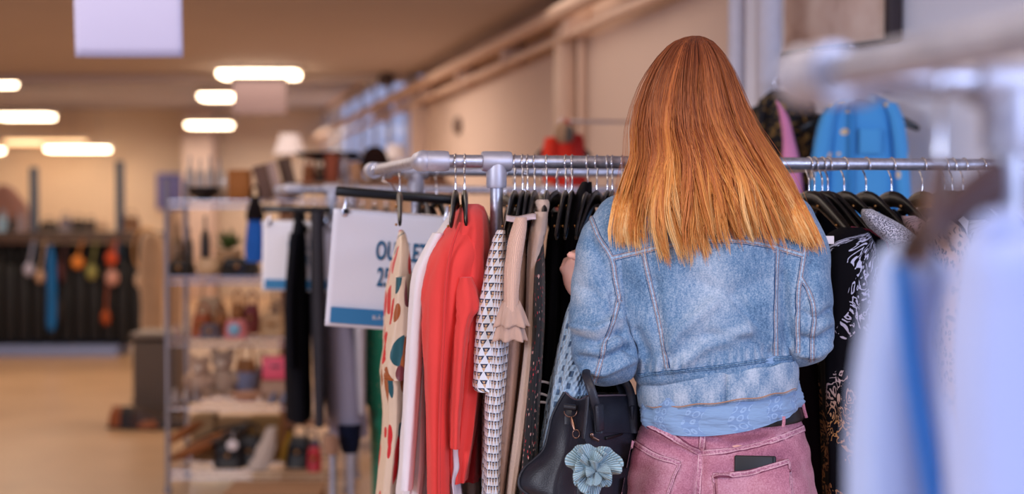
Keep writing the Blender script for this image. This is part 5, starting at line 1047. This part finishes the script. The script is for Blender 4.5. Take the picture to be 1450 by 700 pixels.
for pl in PK[3:]: strip('pocket_stitching', jsb2, pl, .012 if pl is PK[3] else .007, psm, p2, n=70, lift=.0022)
# belt, loops
bt = drape([(576, 915, 1133), (580, 913, 1136), (592, 909, 1139), (596, 911, 1137)], YC, .118, n=10, m=90, amp=.0, sup=2.35, tilt=-3)
belt = mk('belt', bt, plain('black_leather', '121014', .4), woman)
for q in ([(1110, 590), (1110, 598), (1109, 605)], [(1137, 572), (1139, 582), (1142, 592)]): mk('belt_loop', MB().tube([P(x, y, 2.838 if x < 1120 else 2.925) for x, y in q], .0032, 8, flat=.5), jn, js)
# phone in the pocket: a thing of its own
a, n_ = hit(jsb, 1069, 668); 
ph = thing('phone', 'black phone sticking out of the right back pocket of the pink jeans', 'phone', a)
top_p, n1 = hit(jsb, 1069, 650); low_p, n2 = hit(jsb, 1069, 676)
upv = (top_p-low_p).normalized(); nv = Vector((0, -1, 0)); nv = (nv-upv*nv.dot(upv)).normalized(); xv = upv.cross(nv).normalized()*-1
RM = Matrix((xv, nv*-1, upv)).transposed(); xw = 59/F*a.y; ctr = top_p+nv*.0040-upv*.020
def rbox(c_, d_, bev):
    q_ = MB().box((0, 0, 0), d_, bev=bev); q_.v = [np.array([tuple(Vector(c_)+RM @ Vector(p_)) for p_ in q_.v[0]])]; return q_
mk('phone_case', rbox(ctr, (xw, .0075, .052), .003), plain('matte_black', '17171a', .55), ph)
mk('case_edge', MB().tube([ctr+nv*.0040-xv*xw*.42-upv*.02, ctr+nv*.0040-xv*xw*.42+upv*.024], .0009, 6), blackp, ph)
# --- hair
def outline(y):
    ys = [50, 53, 58, 66, 80, 100, 120, 150, 180, 220, 255, 290, 325, 350, 375]
    xl = [985, 970, 957, 946, 934, 922, 913, 904, 898, 896, 884, 872, 866, 868, 872]; xr = [986, 998, 1008, 1016, 1026, 1036, 1043, 1053, 1066, 1092, 1116, 1136, 1154, 1165, 1170]
    return np.interp(y, ys, xl), np.interp(y, ys, xr)
def dep(y): return np.interp(y, [50, 55, 62, 75, 95, 130, 180, 230, 280, 330, 380], [.0, .045, .068, .086, .102, .116, .120, .116, .128, .136, .138])
hm = G('red_hair', .36, spec=.7); a_ = hm.n('ShaderNodeAttribute', attribute_name='hc'); t_, r_, _z = hm.xyz(a_.outputs['Vector'])
cc = hm.ramp(hm.M('ADD', hm.M('MULTIPLY', t_, .50), hm.M('MULTIPLY', r_, .62)), [(.05, '47221a'), (.26, '8a4c34'), (.50, 'c67444'), (.74, 'ea9f50'), (1.0, 'fbd69a')])
hm.color(cc); hm.b.inputs['Anisotropic'].default_value = .0; hm.b.inputs['Sheen Weight'].default_value = .0; hm.put(hm.b.inputs['Specular Tint'], lin('ffc89a')); hm = hm.m
NCL = 520; NS = 11000; M_ = 28; NBL = 62; bl_s = np.sort(rng.uniform(-1.3, 1.3, NBL)); bl_len = rng.normal(0, 1, NBL); bl_lay = rng.uniform(.86, 1.03, NBL); bl_r = rng.random(NBL)
cl_s = rng.uniform(-1.35, 1.35, NCL); cl_ph = rng.uniform(0, 6.28, (NCL, 4)); cl_r = rng.random(NCL); cl_len = rng.normal(0, 1, NCL); cl_b = np.array([np.argmin(np.abs(bl_s-q)+rng.random(NBL)*.05) for q in cl_s]); cl_lay = np.clip(bl_lay[cl_b]+rng.normal(0, .045, NCL), .78, 1.06)
V = np.zeros((NS, M_, 3, 3)); HCc = np.zeros((NS, M_, 3, 3)); tt = np.linspace(0, 1, M_)
tipy = lambda s: np.interp(s, [-1.4, -1, -.8, -.45, -.25, 0, .3, .45, .7, .95, 1.4], [300, 338, 350, 356, 366, 362, 352, 352, 360, 350, 300])
for i in range(NS):
    k = rng.integers(NCL); fly = rng.random() < .05; gapf = 0
    s0 = cl_s[k]+rng.normal(0, .035); phi0 = s0*PI/2
    yr = 51+abs(rng.normal(0, 5))+ (0 if abs(s0) < 1 else 6)
    yt = tipy(cl_s[k])+cl_len[k]*6+bl_len[cl_b[k]]*9-13+rng.normal(0, 5)-(40*rng.random()**3)
    for g0, g1, gy in ((-.62, -.36, 278), (.14, .22, 330), (.44, .52, 328)):
        if g0 < bl_s[cl_b[k]]+.3*(cl_s[k]-bl_s[cl_b[k]]) < g1 and rng.random() < .93: yt = gy+rng.normal(0, 7)
    y = yr+(yt-yr)*(tt*.75+.25*tt**2)
    sc_ = cl_s[k]; conv = 1-.80*np.clip((tt-.12)/.88, 0, 1)**.9
    ph = cl_ph[k]; wav = (.055*np.sin(5.0*tt+ph[0])+.026*np.sin(12*tt+ph[1])*tt+.012*np.sin(21*tt+ph[2])*tt)*np.clip(tt*1.6, 0, 1)
    lk = .62*np.clip((tt-.35)/.65, 0, 1)**1.3; s = (sc_+(s0-sc_)*conv+wav*.7); s = s*(1-lk)+(bl_s[cl_b[k]]+(s-sc_)*.7+.03*np.sin(6*tt+cl_b[k]))*lk
    if fly: s = s+.07*np.sin(4*tt+ph[2])*tt+rng.normal(0, .05)*tt
    smax = np.interp(y, [60, 200, 260, 400], [1.45, 1.3, 1.08, 1.0]); s = np.clip(s, -smax, smax)
    xl_, xr_ = outline(y); mid = (xl_+xr_)/2; half = (xr_-xl_)/2
    lay = cl_lay[k]+rng.normal(0, .012)+(rng.uniform(.03, .14)*np.sin(PI*np.clip(tt*1.1, 0, 1)) if fly else 0)+.012*np.sin(8*tt+ph[3])*tt
    lay = np.minimum(lay, 1.18 if fly else 1.05)
    an = s*PI/2; x = mid+half*np.sin(an)*(lay*.97+.02); Yd = 2.955-dep(y)*np.cos(an)*lay
    dx = (x-725)/F; dz = (350-y)/F; wy = ca+dz*sa; wz = -sa+dz*ca; kk = Yd/wy
    pts = np.stack([dx*kk, Yd, CAMH+wz*kk], 1)
    if i % 1 == 0:
        for j in range(10, M_):
            if y[j] > 262:
                h_, _n = hit(jb, x[j], y[j])
                if h_ is not None and pts[j, 1] > h_.y-.004:
                    f2 = (h_.y-.004-.012*(lay[j]-.86)/.17)/pts[j, 1]; pts[j] = np.array(CAMP)+(pts[j]-np.array(CAMP))*f2
    r = np.interp(tt, [0, .1, .8, 1], [.0007, .00085, .00075, .00022])*(1.15 if not fly else .5)
    T = np.gradient(pts, axis=0); T /= np.linalg.norm(T, axis=1)[:, None]+1e-9
    u = np.cross(T, np.array([.3, 1, .1])); u /= np.linalg.norm(u, axis=1)[:, None]+1e-9; v2 = np.cross(T, u)
    for q in range(3):
        a = 2*PI*q/3+i; V[i, :, q] = pts+(u*math.cos(a)+v2*math.sin(a))*r[:, None]
    yy = np.clip((y-60)/290, 0, 1); rr0 = rng.random()
    HCc[i, :, :, 0] = yy[:, None]; HCc[i, :, :, 1] = (.30*yy*bl_r[cl_b[k]]+.44*(.5+.5*yy)*cl_r[k]+.46*(rr0-.15))[:, None]+.08*(1-yy[:, None])
Vf = V.reshape(-1, 3); base = (np.arange(NS)[:, None, None]*M_+np.arange(M_-1)[None, :, None])*3; q = np.arange(3)[None, None, :]; q2 = (q+1) % 3
Fq = np.stack([base+q, base+q2, base+3+q2, base+3+q], -1).reshape(-1, 4)
# scalp mass under the strands
mass = MB(); rows = []
nr = 40; msh = 48
for i in range(nr):
    y = 66+(288-66)*(i/(nr-1)); xl_, xr_ = outline(y); k_ = .86
    for j in range(msh):
        a = 2*PI*j/msh; cx_ = (xl_+xr_)/2; Yd = 2.955-dep(y)*k_*math.cos(a)*(1 if math.cos(a) > 0 else (.25 if y > 90 else .6)); rows.append(tuple(P(cx_+(xr_-xl_)/2*k_*math.sin(a)*(1 if y > 230 else 1), y, Yd)))
nb_ = len(Vf); mf = [(i*msh+j, i*msh+(j+1) % msh, (i+1)*msh+(j+1) % msh, (i+1)*msh+j) for i in range(nr-1) for j in range(msh)]
tri_faces = [tuple(range(msh))]
hme = bpy.data.meshes.new('hair'); allv = np.concatenate([Vf, np.array(rows)]); quads = np.concatenate([Fq, np.array(mf)+nb_])
hme.vertices.add(len(allv)); hme.vertices.foreach_set('co', allv.astype(np.float32).ravel())
hme.loops.add(len(quads)*4); hme.loops.foreach_set('vertex_index', quads.astype(np.int32).ravel())
hme.polygons.add(len(quads)); hme.polygons.foreach_set('loop_start', (np.arange(len(quads))*4).astype(np.int32)); hme.polygons.foreach_set('loop_total', np.full(len(quads), 4, np.int32))
hme.polygons.foreach_set('use_smooth', [True]*len(quads)); hme.update(calc_edges=True)
ca_ = hme.attributes.new('hc', 'FLOAT_VECTOR', 'POINT'); mc_ = np.zeros((len(rows), 3)); mc_[:, 0] = np.repeat(np.linspace(0, .75, nr), msh); mc_[:, 1] = .12
ca_.data.foreach_set('vector', np.concatenate([HCc.reshape(-1, 3), mc_]).astype(np.float32).ravel())
hme.materials.append(hm); hair = bpy.data.objects.new('hair', hme); link(hair, woman)

# ================================================================== handbag on her arm
lt = G('black_leather_grain', .42, spec=.45); v = lt.co(); lt.color(lt.ramp(lt.noise(v, 20, 3), [(.3, '1a1b24'), (.7, '262833')])); lt.bump(lt.vor(v, 420).outputs['Distance'], .25, .001); lt = lt.m
edge_m = plain('worn_edge', '5f5058', .6); gun = plain('gunmetal_copper', '8a6a5c', .3, 1.0)
bag = thing('tote_bag', 'black leather tote bag with winged side hanging on the woman left arm', 'bag', P(830, 720, 2.9))
# front / body
m = MB()
def bodyring(y, xl_, xr_, Yf, Yb):
    a = P(xl_, y, Yf); b = P(xr_-18, y, Yf+.17); c = P(xr_-30, y, Yf+.30); d = P(xl_-8, y, Yb); return [a, b, c, d]
rings = []
for y, xl_, xr_, Yf, Yb in ((560, 832, 925, 2.82, 2.96), (600, 829, 928, 2.80, 2.98), (650, 824, 932, 2.785, 3.0), (700, 820, 936, 2.78, 3.01), (740, 818, 938, 2.78, 3.01), (762, 824, 932, 2.80, 2.99)):
    R4 = bodyring(y, xl_, xr_, Yf, Yb); ring_ = []
    for k in range(4):
        a, b = R4[k], R4[(k+1) % 4]; prev = R4[k-1]
        c1 = a.lerp(prev, .08); c2 = a.lerp(b, .08); ring_ += [c1, a.lerp(c1.lerp(c2, .5), .55), c2] + [a.lerp(b, f) for f in (.3, .5, .7)]
    rings.append(ring_)
n = len(rings[0]); V_ = [tuple(p) for r in rings for p in r]
mk('bag_body', m.add(V_, [(i*n+k, (i+1)*n+k, (i+1)*n+(k+1) % n, i*n+(k+1) % n) for i in range(len(rings)-1) for k in range(n)]+[tuple(reversed(range((len(rings)-1)*n, len(rings)*n)))]), lt, bag, solid=.004)
# side gusset with flared wing
OUT = crom([(800, 556), (791, 572), (782, 592), (777, 615), (771, 636), (758, 650), (744, 662), (736, 678), (738, 692), (752, 702), (772, 712), (800, 730), (820, 745)], 60)
INN = crom([(832, 562), (831, 580), (829, 600), (827, 620), (825, 640), (823, 660), (821, 680), (820, 695), (820, 705), (820, 715), (820, 725), (821, 738), (823, 747)], 60)
def gus(u, v_):
    i = min(59, int(round(v_*59))); a = OUT[i]; b = INN[i]; Yo = 2.93-.05*v_; Yi = 2.815-.03*v_
    x = a[0]*(1-u)+b[0]*u; y = a[1]*(1-u)+b[1]*u + (8*math.sin(PI*u)*(1-v_)**4)
    return P(x, y, Yo*(1-u)+Yi*u + .020*math.sin(PI*u)*(1-v_*.4)*(1.2 if u < .6 else 1) - .012*math.sin(PI*min(1, v_*1.1))*math.sin(PI*u*2))
mk('side_gusset', MB().grid(gus, 24, 59), lt, bag, solid=.004)
mk('edge_piping', MB().tube([gus(0, v_)+Vector((-.001, -.003, 0)) for v_ in np.linspace(0, 1, 60)], .0034, 8), lt, bag)
mk('edge_piping', MB().tube([gus(1, v_)+Vector((.001, -.004, 0)) for v_ in np.linspace(0, 1, 60)], .0028, 8), lt, bag)
mk('top_edge', MB().tube([gus(u, 0)+Vector((0, -.001, .001)) for u in np.linspace(0, 1, 16)]+[P(870, 560, 2.9), P(905, 560, 2.985)], .0018, 8), edge_m, bag)
mk('edge_stitching', MB().tube([gus(.93, v_)+Vector((0, -.0032, 0)) for v_ in np.linspace(0, 1, 50)], .0008, 6), edge_m, bag)
back_p = MB().grid(lambda u, v_: P(800+98*u, 556+190*v_, 2.96+.12*u), 8, 10); mk('back_panel', back_p, lt, bag, solid=.004)
# handles
def ribbon(pts, w_, th=.35): return MB().tube([Vector(p) for p in crom([tuple(q) for q in pts], 40)], w_, 12, flat=th, up=Vector((1, 0, 0)))
mk('handle', ribbon([P(848, 614, 2.818), P(846, 590, 2.818), P(841, 565, 2.81), P(835, 545, 2.815), P(830, 528, 2.84), P(838, 512, 2.90), P(850, 508, 2.96)], .0085), lt, bag)
mk('handle', ribbon([P(897, 614, 2.925), P(896, 588, 2.93), P(894, 562, 2.935), P(888, 545, 2.93), P(876, 530, 2.93), P(864, 512, 2.93), P(850, 508, 2.96)], .0085), lt, bag)
mk('handle', ribbon([P(814, 572, 2.97), P(816, 552, 2.965), P(820, 530, 2.955), P(828, 514, 2.945), P(846, 504, 2.95), P(870, 530, 2.97), P(888, 572, 2.98)], .0085), lt, bag)
for x, yy in ((848, 2.812), (897, 2.935)): mk('handle_tab', MB().box(P(x+1, 592, yy), (.022, .008, .052), bev=.003, ry=-.08, rz=.9), lt, bag)
# tab, D ring, clip
tb = mk('side_tab', MB().tube([P(808, 582, 2.895), P(806, 592, 2.888), P(804, 602, 2.885)], [.011, .012, .008], 14, flat=.35, up=Vector((1, 0, 0))), lt, bag)
m = MB().tube([P(799, 576, 2.865), P(816, 578, 2.86)], .0058, 12); mk('tab_loop', m, lt, bag)
m = MB().tube([P(808+9*math.cos(a), 583+8*math.sin(a), 2.858) for a in np.linspace(-.1, PI+.1, 16)], .0014, 8); mk('d_ring', m, gun, bag)
# zip pocket
mk('zip_opening', MB().box(P(870, 617, 2.882), (.085, .012, .006), rz=1.02, bev=.0015), plain('dark_zip', '0a090b', .4), bag)
mk('zip_frame', MB().tube([P(838, 613, 2.812), P(902, 613, 2.94), P(902, 622, 2.94), P(838, 622, 2.812)], .0011, 6, closed=True), lt, bag)
mk('zip_pull', MB().box(P(838, 617, 2.806), (.007, .004, .009), bev=.0015).box(P(843, 622, 2.81), (.016, .003, .005), bev=.001, ry=.5), gun, bag)
# scrunchie with its clip, hanging from the ring
sc_c = P(840, 664, 2.745)
scr = thing('scrunchie', 'pale blue pleated ruffle scrunchie clipped to the black tote bag', 'scrunchie', sc_c)
fr_m = G('pleated_cotton', .85, sheen=.2); x, y, _ = fr_m.xyz(fr_m.co('UV')); pl_ = fr_m.M('SINE', fr_m.M('MULTIPLY', x, 2*PI*64)); fr_m.color(fr_m.mix(fr_m.M('MULTIPLY_ADD', pl_, .5, .5), lin('86aebc'), lin('c4e0ea'))); fr_m.bump(pl_, .7, .003); fr_m = fr_m.m
def frill(cx_, cy_, R0, R1, waves, ph, amp, yoff, rot, tiltx=0.):
    def fn(u, v_):
        a = 2*PI*u+rot; rr = (R0+(R1-R0)*v_)*(1+.16*math.sin(3*a+ph)+.09*math.sin(waves*a+ph))
        p_ = Vector((rr*math.cos(a), 0, rr*math.sin(a))); dpt = yoff-1.5*amp*v_*(.9*math.sin(waves*a+ph)+.35*math.sin((waves*2-1)*a+ph*2))+tiltx*rr*math.sin(a)
        return P(840, 664, 2.745)+Vector((cx_, dpt, cy_))+p_
    return MB().grid(fn, 200, 12)
for k, args in enumerate((( .000, .000, .006, .0470, 7, .3, .010, .006, 0.), (.002, .003, .005, .0400, 6, 1.6, .013, -.006, .5), (-.004, .002, .004, .0310, 5, 2.9, .014, -.016, 1.1), (.004, -.001, .002, .0210, 4, .9, .012, -.024, 2.))):
    mk('ruffle', frill(*args), fr_m, scr, solid=.0012)
mk('core_band', MB().tube([sc_c+Vector((.014*math.cos(a), .0, .014*math.sin(a))) for a in np.linspace(0, 2*PI, 20)[:-1]], .007, 8, closed=True), fr_m, scr)
mk('leather_tag', MB().prism([P(819, 620, 2.80), P(827, 622, 2.80), P(836, 636, 2.765), P(830, 650, 2.76), P(816, 648, 2.765)], (0, .003, 0)), lt, scr)
mk('snap_clip', MB().tube([P(809, 591, 2.852), P(811, 600, 2.845), P(814, 610, 2.84)], [.0028, .0042, .003], 10), gun, scr)
mk('clip_ring', MB().tube([P(816+5*math.cos(a), 615+6*math.sin(a), 2.825) for a in np.linspace(0, 2*PI, 18)[:-1]], .0014, 8, closed=True), gun, scr)
